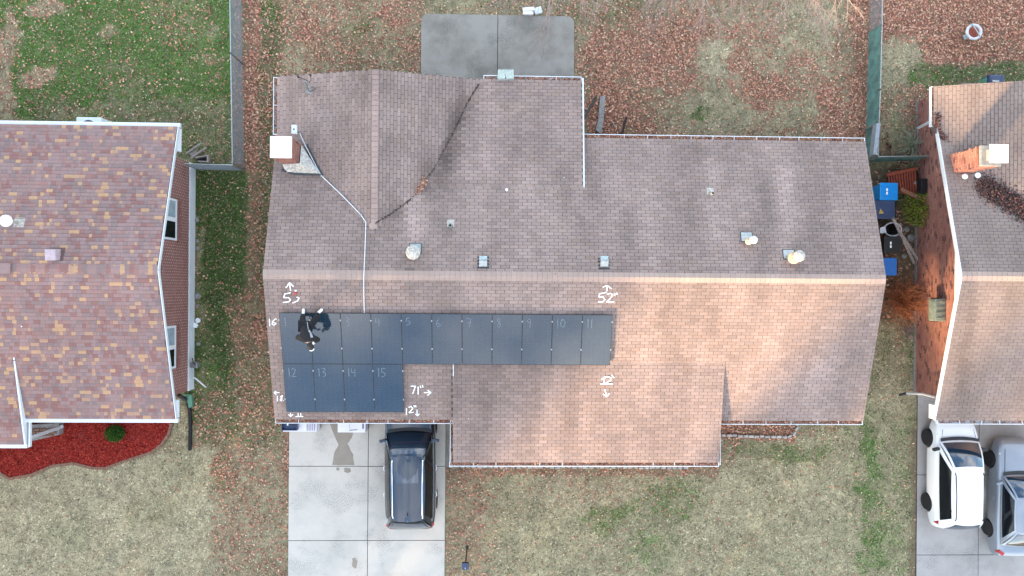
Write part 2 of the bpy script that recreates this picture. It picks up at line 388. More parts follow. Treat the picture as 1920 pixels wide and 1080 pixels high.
# ------------------------------------------------------------------ shingles
def build_mesh_unit_tab(w, e, butt=.010, name='shingle_mesh', material=None):
    """a single tab: x 0..w, y 0..e (upslope), butt edge proud"""
    z0 = butt; z1 = .003
    V = [(0, 0, -.004), (w, 0, -.004), (w, e, -.004), (0, e, -.004), (0, 0, z0), (w, 0, z0), (w, e, z1), (0, e, z1)]
    Fc = [(4, 5, 6, 7), (0, 1, 5, 4), (1, 2, 6, 5), (2, 3, 7, 6), (3, 0, 4, 7)]
    me = bpy.data.meshes.new(name); me.from_pydata(V, [], Fc); me.materials.append(material); return me
def shingle_plane(tabs, O, a, u, length, slope, visible, tabw=.30, expo=.118, gap=.014, course_gap=.010, varied=False, lean=0, start=0.0):
    """append (point, a, u, n, w, e) of visible tabs to the list"""
    n = a.cross(u); n.normalize()
    if n.z < 0: n = -n
    rows = int(slope / expo) + 1
    for r in range(rows):
        t0 = r * expo; t1 = min(slope, t0 + expo - course_gap)  # gap bares the dark deck, standing in for shadow under each butt
        if t1 - t0 < .03: continue
        s = -((r * .5) % 1) * tabw - random.uniform(0, .008) - start
        if varied: s = -random.uniform(0, .3)
        while s < length:
            w = tabw if not varied else random.choice((.10, .12, .15, .18, .22, .28))
            s0 = max(0, s); s1 = min(length, s + w - (gap if not varied else .003))
            s += w
            if s1 - s0 < .035: continue
            c = O + a * ((s0 + s1) / 2) + u * ((t0 + t1) / 2)
            if not visible(c): continue
            tabs.append((O + a * s0 + u * t0 + n * (.002 + random.uniform(0, .002)), a, u, n, s1 - s0, t1 - t0, c))
def emit_shingles(tabs, house, material, tabw, expo, tone_fn=None, limit=300, butt=.013, rnd_fn=None):
    P = np.array([t[6] for t in tabs])
    tone = tone_fn(P) if tone_fn else (fbm(P[:, 0] * .7, P[:, 1] * .7, 3) - .5) * .2
    px, py = proj_np(P[:, 0], P[:, 1], P[:, 2])
    inside = (px > 4) & (px < 1916) & (py > 4) & (py < 1076)
    wmax = max(t[4] for t in tabs)
    full = np.array([abs(t[4] - (tabw - .012)) < .02 or (tone_fn is None and t[4] > .14) for t in tabs])
    dist = np.hypot(np.hypot(P[:, 0], P[:, 1]), CAM_H - P[:, 2])
    area = np.array([t[4] * t[5] for t in tabs])
    key = np.where(inside & full, area / dist ** 2, 0)
    pick = set(np.argsort(-key)[:limit].tolist())
    units = {}
    mb = MB()
    for i, (p, a, u, n, w, e, c) in enumerate(tabs):
        if i in pick and key[i] > 0:
            k = (round(w, 2), round(e, 2))
            if k not in units: units[k] = build_mesh_unit_tab(w, e, butt, 'shingle', material)
            rot = Matrix((a, u, n)).transposed().to_4x4()
            if rot.determinant() < 0: rot = Matrix((-a, u, n)).transposed().to_4x4(); p = p + a * w
            o = link('shingle', units[k], house, mtx=Matrix.Translation(p) @ rot)
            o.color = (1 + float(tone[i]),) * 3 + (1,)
        else:
            z0, z1 = butt + random.uniform(-.002, .003), .003
            q = [p, p + a * w, p + a * w + u * e, p + u * e]
            V = [v - n * .004 for v in q] + [q[0] + n * z0, q[1] + n * z0, q[2] + n * z1, q[3] + n * z1]
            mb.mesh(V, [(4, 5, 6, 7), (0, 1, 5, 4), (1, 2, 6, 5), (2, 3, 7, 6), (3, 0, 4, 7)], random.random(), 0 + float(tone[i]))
    mb.tone = [t for t in mb.tone]
    o = mb.build('shingle_field', material, house, attrs=True, stuff=True)
    return o
def ridge_caps(house, p0, p1, sl, material, step=.17, half=.16, w=.165):
    """folded caps along a ridge from p0 to p1; slope sl both sides; shared mesh"""
    p0 = Vector(p0); p1 = Vector(p1); d = (p1 - p0); L = d.length; d.normalize(); s = Vector((-d.y, d.x, 0))
    me = bpy.data.meshes.new('ridge_cap')
    h = half; lift = .014
    xs = (-h, -h * .25, 0, h * .25, h); prof = [(x, -abs(x) * sl * (1.0 if abs(x) > .01 else 1) + (.0 if abs(x) > .05 else -.006)) for x in xs]
    V = []; 
    for yy, zz in ((0, lift), (w, .006)):
        V += [(x, yy, z + zz + .012) for x, z in prof]
    V += [(x, 0, z) for x, z in prof]
    Fc = [(i, i + 1, i + 6, i + 5) for i in range(4)] + [(10 + i, 11 + i, i + 1, i) for i in range(4)] + [(0, 5, 10), (4, 14, 9)]
    me.from_pydata(V, [], Fc); me.materials.append(material)
    rot = Matrix((-s, d, Vector((0, 0, 1)))).transposed().to_4x4()
    k = int(L / step)
    for i in range(k):
        o = link('ridge_cap', me, house, mtx=Matrix.Translation(p0 + d * (i * L / k)) @ rot)
def slab(mb, pts, th=.14):
    """roof deck: polygon lowered by th"""
    n = len(pts); V = [Vector(p) for p in pts] + [Vector(p) - Vector((0, 0, th)) for p in pts]
    mb.mesh(V, [tuple(range(n)), tuple(range(n, 2 * n))[::-1]] + [(i, (i + 1) % n, n + (i + 1) % n, n + i) for i in range(n)])
LEAFC = [A(208, 150, 128), A(216, 168, 144), A(190, 130, 112), A(150, 106, 94), A(226, 194, 170), A(204, 142, 120), A(176, 124, 108), A(212, 174, 138)]
def gutter(house, p0, p1, out, leafy=1.0, trough=.13, lip=.022, straps=.75, name='gutter', closed=False, end0=True, end1=True):
    """open gutter along p0-p1; out = outward horizontal unit vector; > strap, debris"""
    p0 = Vector(p0); p1 = Vector(p1); d = (p1 - p0); L = d.length; d.normalize(); out = Vector(out); z = Vector((0, 0, 1))
    g = MB()
    def run(o0, o1, z0, z1): 
        V = []
        for q in (p0, p1):
            for oo, zz in ((o0, z0), (o1, z0), (o1, z1), (o0, z1)): V.append(q + out * oo + z * zz)
        g.mesh(V, [(0, 1, 2, 3), (4, 7, 6, 5), (0, 4, 5, 1), (1, 5, 6, 2), (2, 6, 7, 3), (3, 7, 4, 0)])
    if closed:
        run(0, trough, -.12, -.003)
    else:
        run(0, trough, -.12, -.105); run(trough, trough + lip, -.12, -.002)
        for q, sg, en in ((p0, 1, end0), (p1, -1, end1)):
            if en: g.bar(q + out * 0 + z * -.06 + d * .012 * sg, q + out * trough + z * -.06 + d * .012 * sg, .022, .11)
    o = g.build(name, M['white'], house)
    if closed: return o
    if straps:
        k = int(L / straps); me = None
        for i in range(1, k):
            if random.random() < .25: continue
            s = p0 + d * (i * L / k + random.uniform(-.1, .1))
            sm = MB().bar(s + out * .002 + z * -.012, s + out * (trough - .001) + z * -.012, .022, .006)
            if me is None:
                so = sm.build('hanger_strap', M['white'], o); me = so.data; s_ref = s
            else: link('hanger_strap', me, o, mtx=Matrix.Translation(s - s_ref))
    if leafy:
        n = int(L * 190 * leafy); m = MB()
        for i in range(n):
            c = p0 + d * random.uniform(0.03, L - .03) + out * random.uniform(.01, trough - .01) + z * random.uniform(-.08, -.02)
            r = Euler((random.uniform(-.8, .8), random.uniform(-.8, .8), random.uniform(0, 6.3))).to_matrix()
            sz = random.uniform(.025, .05); cc = random.choice(LEAFC); k = random.uniform(.5, 1.15); cc = (cc[0] * k, cc[1] * k, cc[2] * k, 1)
            m.poly([c + r @ Vector(v) for v in ((-sz, 0, 0), (0, -sz * .55, .006), (sz, 0, 0), (0, sz * .55, .006))], col=cc)
        m.build('gutter_debris', M['leafy'], o, stuff=True)
        b = MB(); b.box((0, 0, 0), (.001, .001, .001))
    return o
def bricks(house, faces, material, limit, bl=.20, bh=.066, gx=.010, depth=.05, soldier=False, name='brick'):
    """faces: list of (origin, along, normal, length, z0, ztop(s)->z). running bond of boxes"""
    items = []
    for (o, a, nrm, L, z0, zt) in faces:
        r = 0; z = z0
        while True:
            z = z0 + r * (bh + gx)
            if z > 12: break
            s = -((r % 2) * .5) * (bl + gx); anyb = False
            while s < L:
                s0 = max(0, s); s1 = min(L, s + bl); s += bl + gx
                if s1 - s0 < .04: continue
                if z + bh > min(zt(s0), zt(s1)): continue
                anyb = True
                items.append((o + a * ((s0 + s1) / 2) + Vector((0, 0, z + bh / 2)), a, nrm, s1 - s0))
            r += 1
            if not anyb and r > 3 and z > z0 + 1: break
            if r > 80: break
    P = np.array([i[0] for i in items]); px, py = proj_np(P[:, 0], P[:, 1], P[:, 2])
    dist = np.hypot(np.hypot(P[:, 0], P[:, 1]), CAM_H - P[:, 2])
    N = np.array([i[2] for i in items]); V = np.array([0, 0, CAM_H]) - P; facing = (N * V).sum(1) / np.linalg.norm(V, axis=1)
    key = np.where((px > 0) & (px < 1920) & (py > 0) & (py < 1080) & (np.array([i[3] for i in items]) > bl - .02), facing / dist ** 2, -1)
    pick = set(np.argsort(-key)[:limit].tolist()) if limit else set()
    me = None; mb = MB()
    for i, (c, a, n, w) in enumerate(items):
        rot = Matrix((a, n, Vector((0, 0, 1)))).transposed()
        off = random.uniform(-.003, .003)
        if i in pick:
            if me is None:
                t = MB().box((0, 0, 0), (bl, depth, bh)); mm = bpy.data.meshes.new(name); mm.from_pydata(t.v, [], t.f); mm.materials.append(material); me = mm
            link(name, me, house, mtx=Matrix.Translation(c + n * off) @ rot.to_4x4())
        else: mb.box(c + n * off, (w, depth, bh), rot, random.random(), 0)
    if mb.v:
        mb.build(name + '_courses', material, house, attrs=True, stuff=True)

# ================================================================== GROUND
def ell(px, py, cx, cy, rx, ry, s=.35):
    d = np.sqrt(((px - cx) / rx) ** 2 + ((py - cy) / ry) ** 2); return 1 - smooth(1 - s, 1 + s, d)
def rect(px, py, x0, y0, x1, y1, s=10):
    return smooth(x0 - s, x0 + s, px) * (1 - smooth(x1 - s, x1 + s, px)) * smooth(y0 - s, y0 + s, py) * (1 - smooth(y1 - s, y1 + s, py))
B = 3000
LAYERS = [  # kind, geometry, (green, straw, leaf, dark)
    ('r', (-B, -B, 442, 232, 8), (.97, .03, .09, .1)), ('e', (230, 150, 60, 40), (.8, .15, .12, .15)),
    ('e', (85, 14, 40, 22), (.3, .55, .3, 0)), ('e', (16, 80, 20, 46), (.3, .5, .35, 0)), ('e', (76, 142, 32, 16), (.35, .5, .3, 0)), ('e', (8, 175, 20, 60), (.25, .5, .3, 0)),
    ('e', (205, 62, 20, 12), (.6, .3, .25, 0)), ('e', (385, 62, 20, 16), (.6, .3, .2, 0)), ('e', (330, 30, 60, 50), (.8, .15, .2, .1)), ('e', (395, 105, 26, 12), (.65, .25, .25, 0)),
    ('r', (60, 190, 442, 330, 14), (.62, .22, .12, .3)),
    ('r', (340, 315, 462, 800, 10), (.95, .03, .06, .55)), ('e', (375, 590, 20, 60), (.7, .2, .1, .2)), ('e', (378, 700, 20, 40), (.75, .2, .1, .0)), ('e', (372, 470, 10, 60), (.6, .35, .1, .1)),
    ('r', (488, -B, 800, 160, 8), (.34, .26, .40, .1)), ('e', (505, 20, 20, 40), (.7, .1, .3, .3)), ('e', (665, 40, 30, 30), (.6, .2, .3, .1)), ('e', (525, 80, 16, 60), (.6, .1, .4, .2)), ('e', (720, 110, 60, 20), (.3, .25, .3, .3)),
    ('e', (620, 20, 40, 20), (.2, .45, .45, 0)), ('e', (560, 110, 40, 25), (.2, .4, .3, .1)), ('e', (740, 30, 40, 30), (.2, .2, .75, 0)), ('e', (590, 55, 26, 22), (.2, .2, .65, 0)),
    ('r', (455, -B, 486, 320, 4), (.1, .1, .93, .2)), ('r', (436, -B, 458, 310, 3), (.3, .1, .45, .2)),
    ('r', (486, 40, 520, 330, 8), (.6, .1, .35, .5)), ('r', (462, 320, 490, 620, 7), (.45, .1, .42, .25)), ('r', (484, 300, 530, 800, 8), (.6, .15, .25, .5)),
    ('r', (436, 560, 520, 840, 14), (.5, .2, .36, .2)), ('e', (490, 600, 18, 60), (.3, .1, .6, .4)),
    ('r', (1075, -B, 1628, 280, 8), (.16, .34, .30, .15)), ('e', (1150, 30, 90, 40), (.5, .2, .32, .2)), ('e', (1165, 95, 50, 60), (.2, .1, .6, .2)), ('e', (1225, 105, 70, 62), (.05, .1, .88, 0)),
    ('e', (1290, 60, 60, 26), (.1, .2, .75, 0)), ('e', (1120, 110, 18, 80), (.1, .1, .75, .2)), ('e', (1185, 190, 90, 40), (.2, .25, .5, .3)), ('e', (1300, 80, 60, 40), (.1, .1, .8, 0)),
    ('e', (1285, 140, 30, 25), (.05, .1, .6, .1)), ('e', (1355, 110, 45, 40), (.1, .85, .05, 0)), ('e', (1330, 210, 90, 40), (.2, .5, .08, .2)), ('e', (1430, 120, 50, 60), (.15, .6, .3, 0)),
    ('e', (1445, 165, 50, 30), (.1, .15, .8, 0)), ('e', (1400, 60, 60, 30), (.15, .4, .5, 0)), ('e', (1395, 140, 30, 40), (.1, .3, .65, 0)), ('e', (1520, 60, 50, 70), (.3, .6, .1, 0)), ('e', (1500, 130, 40, 30), (.15, .4, .5, 0)),
    ('e', (1548, 190, 32, 42), (.1, .1, .85, 0)), ('e', (1490, 220, 40, 30), (.3, .5, .15, .1)), ('e', (1310, 212, 14, 12), (.8, .1, .05, .3)), ('e', (1470, 250, 70, 14), (.3, .4, .25, .2)),
    ('e', (1140, 215, 42, 62), (.05, .05, .9, .35)), ('e', (1200, 240, 30, 25), (.1, .1, .75, .2)), ('r', (1595, -B, 1632, 264, 5), (.05, .05, .97, .1)), ('e', (1585, 235, 30, 40), (.1, .1, .85, 0)),
    ('r', (1632, -B, 2400, 118, 9), (.05, .05, .97, .05)), ('e', (1850, 100, 140, 24), (.05, .05, .95, .1)), ('e', (1690, 115, 46, 46), (.15, .85, .04, 0)), ('e', (1660, 170, 30, 80), (.3, .65, .04, 0)),
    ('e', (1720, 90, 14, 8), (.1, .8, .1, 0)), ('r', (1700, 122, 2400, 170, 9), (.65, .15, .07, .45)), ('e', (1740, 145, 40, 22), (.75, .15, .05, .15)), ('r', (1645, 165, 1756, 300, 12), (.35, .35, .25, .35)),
    ('e', (1725, 190, 25, 25), (.1, .1, .6, .3)), ('e', (1675, 240, 20, 30), (.5, .3, .1, .2)),
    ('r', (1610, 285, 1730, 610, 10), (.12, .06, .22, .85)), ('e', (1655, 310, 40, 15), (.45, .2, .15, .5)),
    ('r', (1590, 606, 1722, 1400, 8), (.50, .5, .02, .08)), ('e', (1675, 740, 40, 30), (.3, .65, .05, .0)), ('e', (1690, 650, 18, 60), (.3, .6, .05, .0)), ('e', (1630, 880, 28, 70), (.72, .25, .01, .05)),
    ('e', (1650, 1020, 40, 60), (.7, .3, .02, 0)), ('r', (835, 815, 1605, 1400, 9), (.36, .66, .025, 0)), ('e', (1380, 850, 60, 20), (.4, .4, .2, .35)), ('e', (1240, 940, 80, 40), (.6, .36, .05, .1)),
    ('e', (1130, 970, 40, 30), (.65, .3, .05, .1)), ('e', (1470, 850, 100, 20), (.6, .35, .05, .1)), ('e', (1090, 920, 110, 30), (.2, .75, .08, 0)), ('e', (1230, 1030, 60, 40), (.55, .42, .02, 0)), ('e', (1450, 960, 120, 70), (.3, .68, .02, 0)),
    ('e', (1600, 860, 20, 200), (.4, .55, .02, 0)), ('r', (830, 874, 925, 1400, 26), (.22, .4, .2, .08)), ('e', (870, 940, 46, 60), (.15, .3, .3, .08)), ('r', (835, 866, 1350, 892, 5), (.15, .3, .45, .25)),
    ('r', (-B, 838, 398, 1400, 14), (.14, .88, .008, 0)), ('e', (340, 880, 40, 40), (.3, .65, .02, 0)), ('e', (120, 1000, 60, 30), (.3, .68, 0, 0)), ('e', (290, 960, 50, 40), (.35, .62, .02, 0)), ('e', (340, 790, 26, 50), (.35, .55, .08, 0)),
    ('r', (396, 840, 546, 1400, 16), (.28, .42, .26, .05)), ('e', (420, 880, 28, 40), (.45, .2, .4, .2)), ('e', (405, 780, 34, 60), (.6, .1, .3, .3)), ('r', (1708, 800, 1730, 1400, 4), (.1, .1, .05, .5)),
    ('r', (1350, 796, 1492, 826, 4), (.05, .1, .85, .35)), ('e', (445, 1010, 60, 50), (.2, .4, .28, .1)), ('r', (530, 780, 546, 900, 4), (.1, .1, .5, .3)),
]
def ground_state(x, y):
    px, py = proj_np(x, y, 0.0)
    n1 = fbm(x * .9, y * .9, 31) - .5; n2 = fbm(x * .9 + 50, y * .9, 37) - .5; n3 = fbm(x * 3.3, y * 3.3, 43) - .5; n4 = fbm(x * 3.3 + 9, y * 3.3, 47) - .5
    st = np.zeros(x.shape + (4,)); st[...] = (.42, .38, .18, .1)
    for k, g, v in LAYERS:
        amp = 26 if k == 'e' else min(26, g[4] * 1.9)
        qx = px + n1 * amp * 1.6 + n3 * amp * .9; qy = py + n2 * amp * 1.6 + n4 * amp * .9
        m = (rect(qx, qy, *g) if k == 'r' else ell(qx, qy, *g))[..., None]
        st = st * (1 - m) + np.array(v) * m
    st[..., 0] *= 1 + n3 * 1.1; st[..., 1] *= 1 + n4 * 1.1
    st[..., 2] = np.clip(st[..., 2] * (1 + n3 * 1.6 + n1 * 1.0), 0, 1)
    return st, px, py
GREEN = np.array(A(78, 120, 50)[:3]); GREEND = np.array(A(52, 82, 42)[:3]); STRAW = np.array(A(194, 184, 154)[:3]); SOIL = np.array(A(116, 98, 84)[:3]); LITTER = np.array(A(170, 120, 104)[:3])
GREENP = np.array(A(128, 134, 94)[:3])
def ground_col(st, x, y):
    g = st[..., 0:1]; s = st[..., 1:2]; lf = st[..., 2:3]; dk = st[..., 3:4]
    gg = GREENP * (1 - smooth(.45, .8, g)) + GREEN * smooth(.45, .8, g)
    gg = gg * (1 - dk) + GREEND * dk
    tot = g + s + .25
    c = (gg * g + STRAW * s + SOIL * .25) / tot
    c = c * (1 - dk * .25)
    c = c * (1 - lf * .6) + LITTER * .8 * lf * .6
    v = fbm(x * 6, y * 6, 71)[..., None]; v2 = fbm(x * 1.6, y * 1.6, 75)[..., None]
    v3 = fbm(x * 13, y * 13, 79, 3)[..., None]
    return c * (.66 + .68 * v) * (.82 + .36 * v2) * (.66 + .68 * v3)
hx, hy = 24.0, 14.5
core_x = np.arange(-hx, hx + .01, .11); core_y = np.arange(-hy, hy + .01, .11)
outx = np.array([26, 30, 36, 45, 60, 90, 150, 300, 600.0]); outy = outx
gx = np.concatenate([-outx[::-1], core_x, outx]); gy = np.concatenate([-outy[::-1], core_y, outy])
GX, GY = np.meshgrid(gx, gy)
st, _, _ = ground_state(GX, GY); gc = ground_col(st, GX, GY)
zz = (fbm(GX * 1.2, GY * 1.2, 81) - .5) * .05 * ((np.abs(GX) < 25) & (np.abs(GY) < 15)) - .03
V = np.stack([GX, GY, zz], -1).reshape(-1, 3); nxg = len(gx); nyg = len(gy)
ii, jj = np.meshgrid(np.arange(nxg - 1), np.arange(nyg - 1)); k0 = (jj * nxg + ii).ravel()
Fg = np.stack([k0, k0 + 1, k0 + nxg + 1, k0 + nxg], -1)
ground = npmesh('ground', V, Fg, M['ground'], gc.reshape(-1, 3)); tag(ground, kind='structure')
ground.data.polygons.foreach_set('use_smooth', [True] * len(ground.data.polygons))

# areas that carry no grass or leaves: (x0,y0,x1,y1) on the ground
def wx(px, py=540, z=0): return W(px, py, z).x
def wy(py, px=960, z=0): return W(px, py, z).y
DRV = dict(x0=wx(541, 950), x1=wx(835, 950), xm=wx(690, 950), y0=-4.05, ys=[-4.05, wy(874, 690), wy(1013, 690), wy(1150, 690), wy(1290, 690)])
RDV = dict(x0=wx(1718, 950), xm=wx(1834, 940), x1=wx(2010, 950), ys=[-4.1, wy(890, 1780), wy(1040, 1780), wy(1190, 1780), wy(1300, 1780)])
PAT = dict(x0=wx(789, 90), x1=wx(1077, 90), xm=wx(933, 90), y0=wy(190, 930), y1=wy(28, 930))
def zlow(x, y): return (fbm(x * 1.2, y * 1.2, 81) - .5) * .05 - .03
MULCH_PX = [(-60, 855), (0, 885), (20, 897), (60, 890), (100, 873), (140, 868), (175, 877), (200, 877), (235, 864), (285, 848), (305, 832), (318, 812), (323, 792), (320, 745), (-60, 745)]
MULCH = [W(a, b, 0) for a, b in MULCH_PX]
def in_poly(x, y, poly):
    c = np.zeros(x.shape, bool); n = len(poly)
    for i in range(n):
        x0, y0 = poly[i][0], poly[i][1]; x1, y1 = poly[(i + 1) % n][0], poly[(i + 1) % n][1]
        if y0 == y1: continue
        k = ((y0 > y) != (y1 > y)) & (x < (x1 - x0) * (y - y0) / (y1 - y0) + x0); c ^= k
    return c
LW_X = wx(365, 500); RW_X = W(1714, 650, 0).x
def blocked(x, y):
    b = (x > DRV['x0']) & (x < DRV['x1'] + .02) & (y < DRV['y0'] + 5)
    b |= (x > RDV['x0']) & (x < RDV['x1']) & (y < -4.0)
    b |= (x > PAT['x0']) & (x < PAT['x1']) & (y > PAT['y0']) & (y < PAT['y1'])
    b |= (x > XL + .6) & (x < XR - .9) & (y > FRONT_Y + .6) & (y < BACK_Y - .6)
    b |= (x < LW_X) & (y > -4.1) & (y < 5.0)
    b |= (x > RW_X) & (y > -4.1) & (y < 6.2)
    b |= in_poly(x, y, MULCH)
    return b
# ---- fallen leaves
def scatter_leaves(n, fn, zofs=.015, size=(.028, .056), palette=LEAFC, name='fallen_leaves', box=(-20.5, 21.5, -11.9, 11.8)):
    x = RNG.uniform(box[0], box[1], n); y = RNG.uniform(box[2], box[3], n)
    keep = fn(x, y); x = x[keep]; y = y[keep]; n = len(x)
    z = zlow(x, y) + zofs + RNG.uniform(0, .03, n)
    a = RNG.uniform(0, 2 * np.pi, n); s = RNG.uniform(size[0], size[1], n); asp = RNG.uniform(.5, .8, n)
    tx = RNG.normal(0, .35, n); ty = RNG.normal(0, .35, n); curl = RNG.uniform(.1, .5, n)
    loc = np.array([[-1, 0, 0], [0, -1, 1], [1, 0, 0], [0, 1, 1]], float)
    V = np.zeros((n, 4, 3))
    for k in range(4):
        lx = loc[k, 0] * s; ly = loc[k, 1] * s * asp; lz = loc[k, 2] * s * curl * .6
        V[:, k, 0] = x + lx * np.cos(a) - ly * np.sin(a); V[:, k, 1] = y + lx * np.sin(a) + ly * np.cos(a)
        V[:, k, 2] = z + lz + lx * tx + ly * ty
    V[:, :, 2] -= np.minimum(0, V[:, :, 2].min(1) - zlow(x, y) - .003)[:, None]
    pal = np.array([c[:3] for c in palette]); c = pal[RNG.integers(0, len(pal), n)] * RNG.uniform(.65, 1.3, (n, 1))
    return npmesh(name, V.reshape(-1, 3), np.arange(n * 4).reshape(n, 4), M['leafy'], np.repeat(c, 4, 0))
def leaf_keep(x, y):
    st, px, py = ground_state(x, y)
    cl = fbm(x * 5, y * 5, 91)
    p = np.clip(st[..., 2] * (.35 + 1.3 * cl), 0, 1) ** 1.15
    return (RNG.random(len(x)) < p) & ~blocked(x, y)
lv_o = scatter_leaves(420000, leaf_keep); tag(lv_o, 'brown and orange fallen leaves drifted over the lawns and along the fences', 'leaves', kind='stuff')
# ---- grass
def grass(n):
    x = RNG.uniform(-20.5, 21.5, n); y = RNG.uniform(-11.9, 11.8, n)
    st, px, py = ground_state(x, y)
    keep = (RNG.random(n) < np.clip(st[:, 0] + st[:, 1] * .9, 0.03, 1)) & ~blocked(x, y)
    x = x[keep]; y = y[keep]; st = st[keep]; n = len(x)
    c = ground_col(st * np.array([1, 1, .3, 1]), x, y)
    r = RNG.random(n)[:, None]
    tip = STRAW * RNG.uniform(.8, 1.25, (n, 1)); gsel = (st[:, 0:1] * RNG.random((n, 1)) > .42)
    c = np.where(r < .22, tip * (.55 + .6 * st[:, 1:2]), np.where(gsel, GREEN * RNG.uniform(.7, 1.5, (n, 1)) * (1 - .45 * st[:, 3:4]), c * 1.0)) * RNG.choice([.3, .55, .8, 1.0, 1.2, 1.5, 1.9], (n, 1), p=[.05, .12, .22, .28, .2, .10, .03])
    z = zlow(x, y) - .004; a = RNG.uniform(0, 2 * np.pi, n); L = RNG.uniform(.05, .11, n); w = RNG.uniform(.014, .032, n); h = RNG.uniform(.012, .045, n)
    V = np.zeros((n, 3, 3)); ca, sa = np.cos(a), np.sin(a)
    V[:, 0] = np.stack([x - sa * w, y + ca * w, z], -1); V[:, 1] = np.stack([x + sa * w, y - ca * w, z], -1); V[:, 2] = np.stack([x + ca * L, y + sa * L, z + h], -1)
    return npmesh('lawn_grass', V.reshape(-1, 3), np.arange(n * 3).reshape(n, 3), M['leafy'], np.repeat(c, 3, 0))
gr = grass(560000); tag(gr, 'short patchy lawn grass, green and straw coloured, around the houses', 'grass', kind='stuff')

# ---- concrete
def concrete_mat(name, base, stain, dark):
    m, n, l, b = newmat(name); b.inputs['Roughness'].default_value = .85
    g = n.new('ShaderNodeNewGeometry')
    def nz_(sc, d=6, r=.6):
        t = n.new('ShaderNodeTexNoise'); t.inputs['Scale'].default_value = sc; t.inputs['Detail'].default_value = d; t.inputs['Roughness'].default_value = r
        l.new(g.outputs['Position'], t.inputs['Vector']); return t
    def rng(t, a, b_):
        mr = n.new('ShaderNodeMapRange'); mr.inputs[1].default_value = a; mr.inputs[2].default_value = b_; l.new(t.outputs[0], mr.inputs[0]); return mr
    m1 = n.new('ShaderNodeMixRGB'); m1.inputs[1].default_value = base; m1.inputs[2].default_value = stain; l.new(rng(nz_(.55, 6, .65), .42, .66).outputs[0], m1.inputs[0])
    m2 = n.new('ShaderNodeMixRGB'); m2.inputs[2].default_value = dark; l.new(m1.outputs[0], m2.inputs[1])
    mm = n.new('ShaderNodeMath'); mm.operation = 'MULTIPLY'; l.new(rng(nz_(32, 3), .50, .62).outputs[0], mm.inputs[0]); l.new(rng(nz_(.8, 3), .50, .62).outputs[0], mm.inputs[1])
    l.new(mm.outputs[0], m2.inputs[0])
    m3 = n.new('ShaderNodeMixRGB'); m3.blend_type = 'MULTIPLY'; m3.inputs[0].default_value = .35; l.new(m2.outputs[0], m3.inputs[1]); l.new(rng(nz_(70, 4, .7), .25, .6).outputs[0], m3.inputs[2])
    l.new(m3.outputs[0], b.inputs['Base Color'])
    bp = n.new('ShaderNodeBump'); bp.inputs['Strength'].default_value = .3; bp.inputs['Distance'].default_value = .01; l.new(nz_(80, 4).outputs[0], bp.inputs['Height']); l.new(bp.outputs[0], b.inputs['Normal'])
    return m
M['drive'] = concrete_mat('driveway_concrete', A(230, 225, 217), A(214, 210, 203), A(144, 146, 148))
M['drive2'] = concrete_mat('neighbour_driveway_concrete', A(188, 186, 186), A(174, 170, 169), A(128, 126, 126))
M['patio'] = concrete_mat('patio_concrete', A(172, 168, 161), A(136, 132, 125), A(108, 105, 102))
def slab_piece(parent, x0, x1, y0, y1, m, name='concrete_slab', z1=.03, j=.012, corner=()):
    pts = [(x0 + j, y0 + j), (x1 - j, y0 + j), (x1 - j, y1 - j), (x0 + j, y1 - j)]
    out = []
    for i, p in enumerate(pts):
        if i in corner:
            r = .28; cx = p[0] + (r if i in (0, 3) else -r); cy = p[1] + (r if i in (0, 1) else -r)
            a0 = {0: 180, 1: 270, 2: 0, 3: 90}[i]
            out += [(cx + r * math.cos(R(a0 + k * 15)), cy + r * math.sin(R(a0 + k * 15))) for k in range(7)]
        else: out.append(p)
    return MB().prism(out, -.10, z1).build(name, m, parent)
def struct(name, mb, m, parent=None):
    o = mb.build(name, m, parent); tag(o, kind='structure'); return o
xs0, xm, xs1 = DRV['x0'], DRV['xm'], DRV['x1']
drive = struct('driveway', MB().prism([(xs0 + .01, DRV['ys'][-1]), (xs1 - .01, DRV['ys'][-1]), (xs1 - .01, -4.05), (xs0 + .01, -4.05)], -.12, .012), M['woodblack'])
for i in range(4):
    for a, b in ((xs0, xm), (xm, xs1)):
        slab_piece(drive, a, b, DRV['ys'][i + 1], DRV['ys'][i], M['drive'])
# side walk strip between driveway and porch
slab_piece(drive, xs1, wx(850, 830), wy(876, 843), -4.05, M['patio'], 'walk_slab')
def damp(px_pts, parent, name='damp_patch'):
    pts = [W(a, b, .034) for a, b in px_pts]; MB().prism(pts, .0302, .034).build(name, M['wet'], parent)
def wob(pts, amp=1.6, sub=3):
    out = []
    for i in range(len(pts)):
        a = Vector(pts[i]); b = Vector(pts[(i + 1) % len(pts)])
        for k in range(sub): p = a.lerp(b, k / sub); out.append((p.x + random.uniform(-amp, amp), p.y + random.uniform(-amp, amp)))
    return out
damp(wob([(612, 770), (634, 770), (634, 806), (662, 812), (657, 826), (651, 832), (662, 852), (664, 872), (622, 872), (627, 850), (634, 834), (622, 806)], 1.0), drive)
damp(wob([(645, 877), (657, 878), (659, 884), (652, 887), (645, 884)], 1), drive)
damp(wob([(631, 877), (636, 877), (636, 882), (631, 882)], .6), drive)
damp(wob([(661, 1048), (667, 1046), (671, 1054), (667, 1066), (661, 1064)], 1), drive)
rdrive = struct('neighbour_driveway', MB().prism([(RDV['x0'] + .01, RDV['ys'][-1]), (RDV['x1'], RDV['ys'][-1]), (RDV['x1'], -4.1), (RDV['x0'] + .01, -4.1)], -.12, .012), M['woodblack'])
for i in range(4):
    for a, b in ((RDV['x0'], RDV['xm']), (RDV['xm'], RDV['x1'])):
        slab_piece(rdrive, a, b, RDV['ys'][i + 1], RDV['ys'][i], M['drive2'])
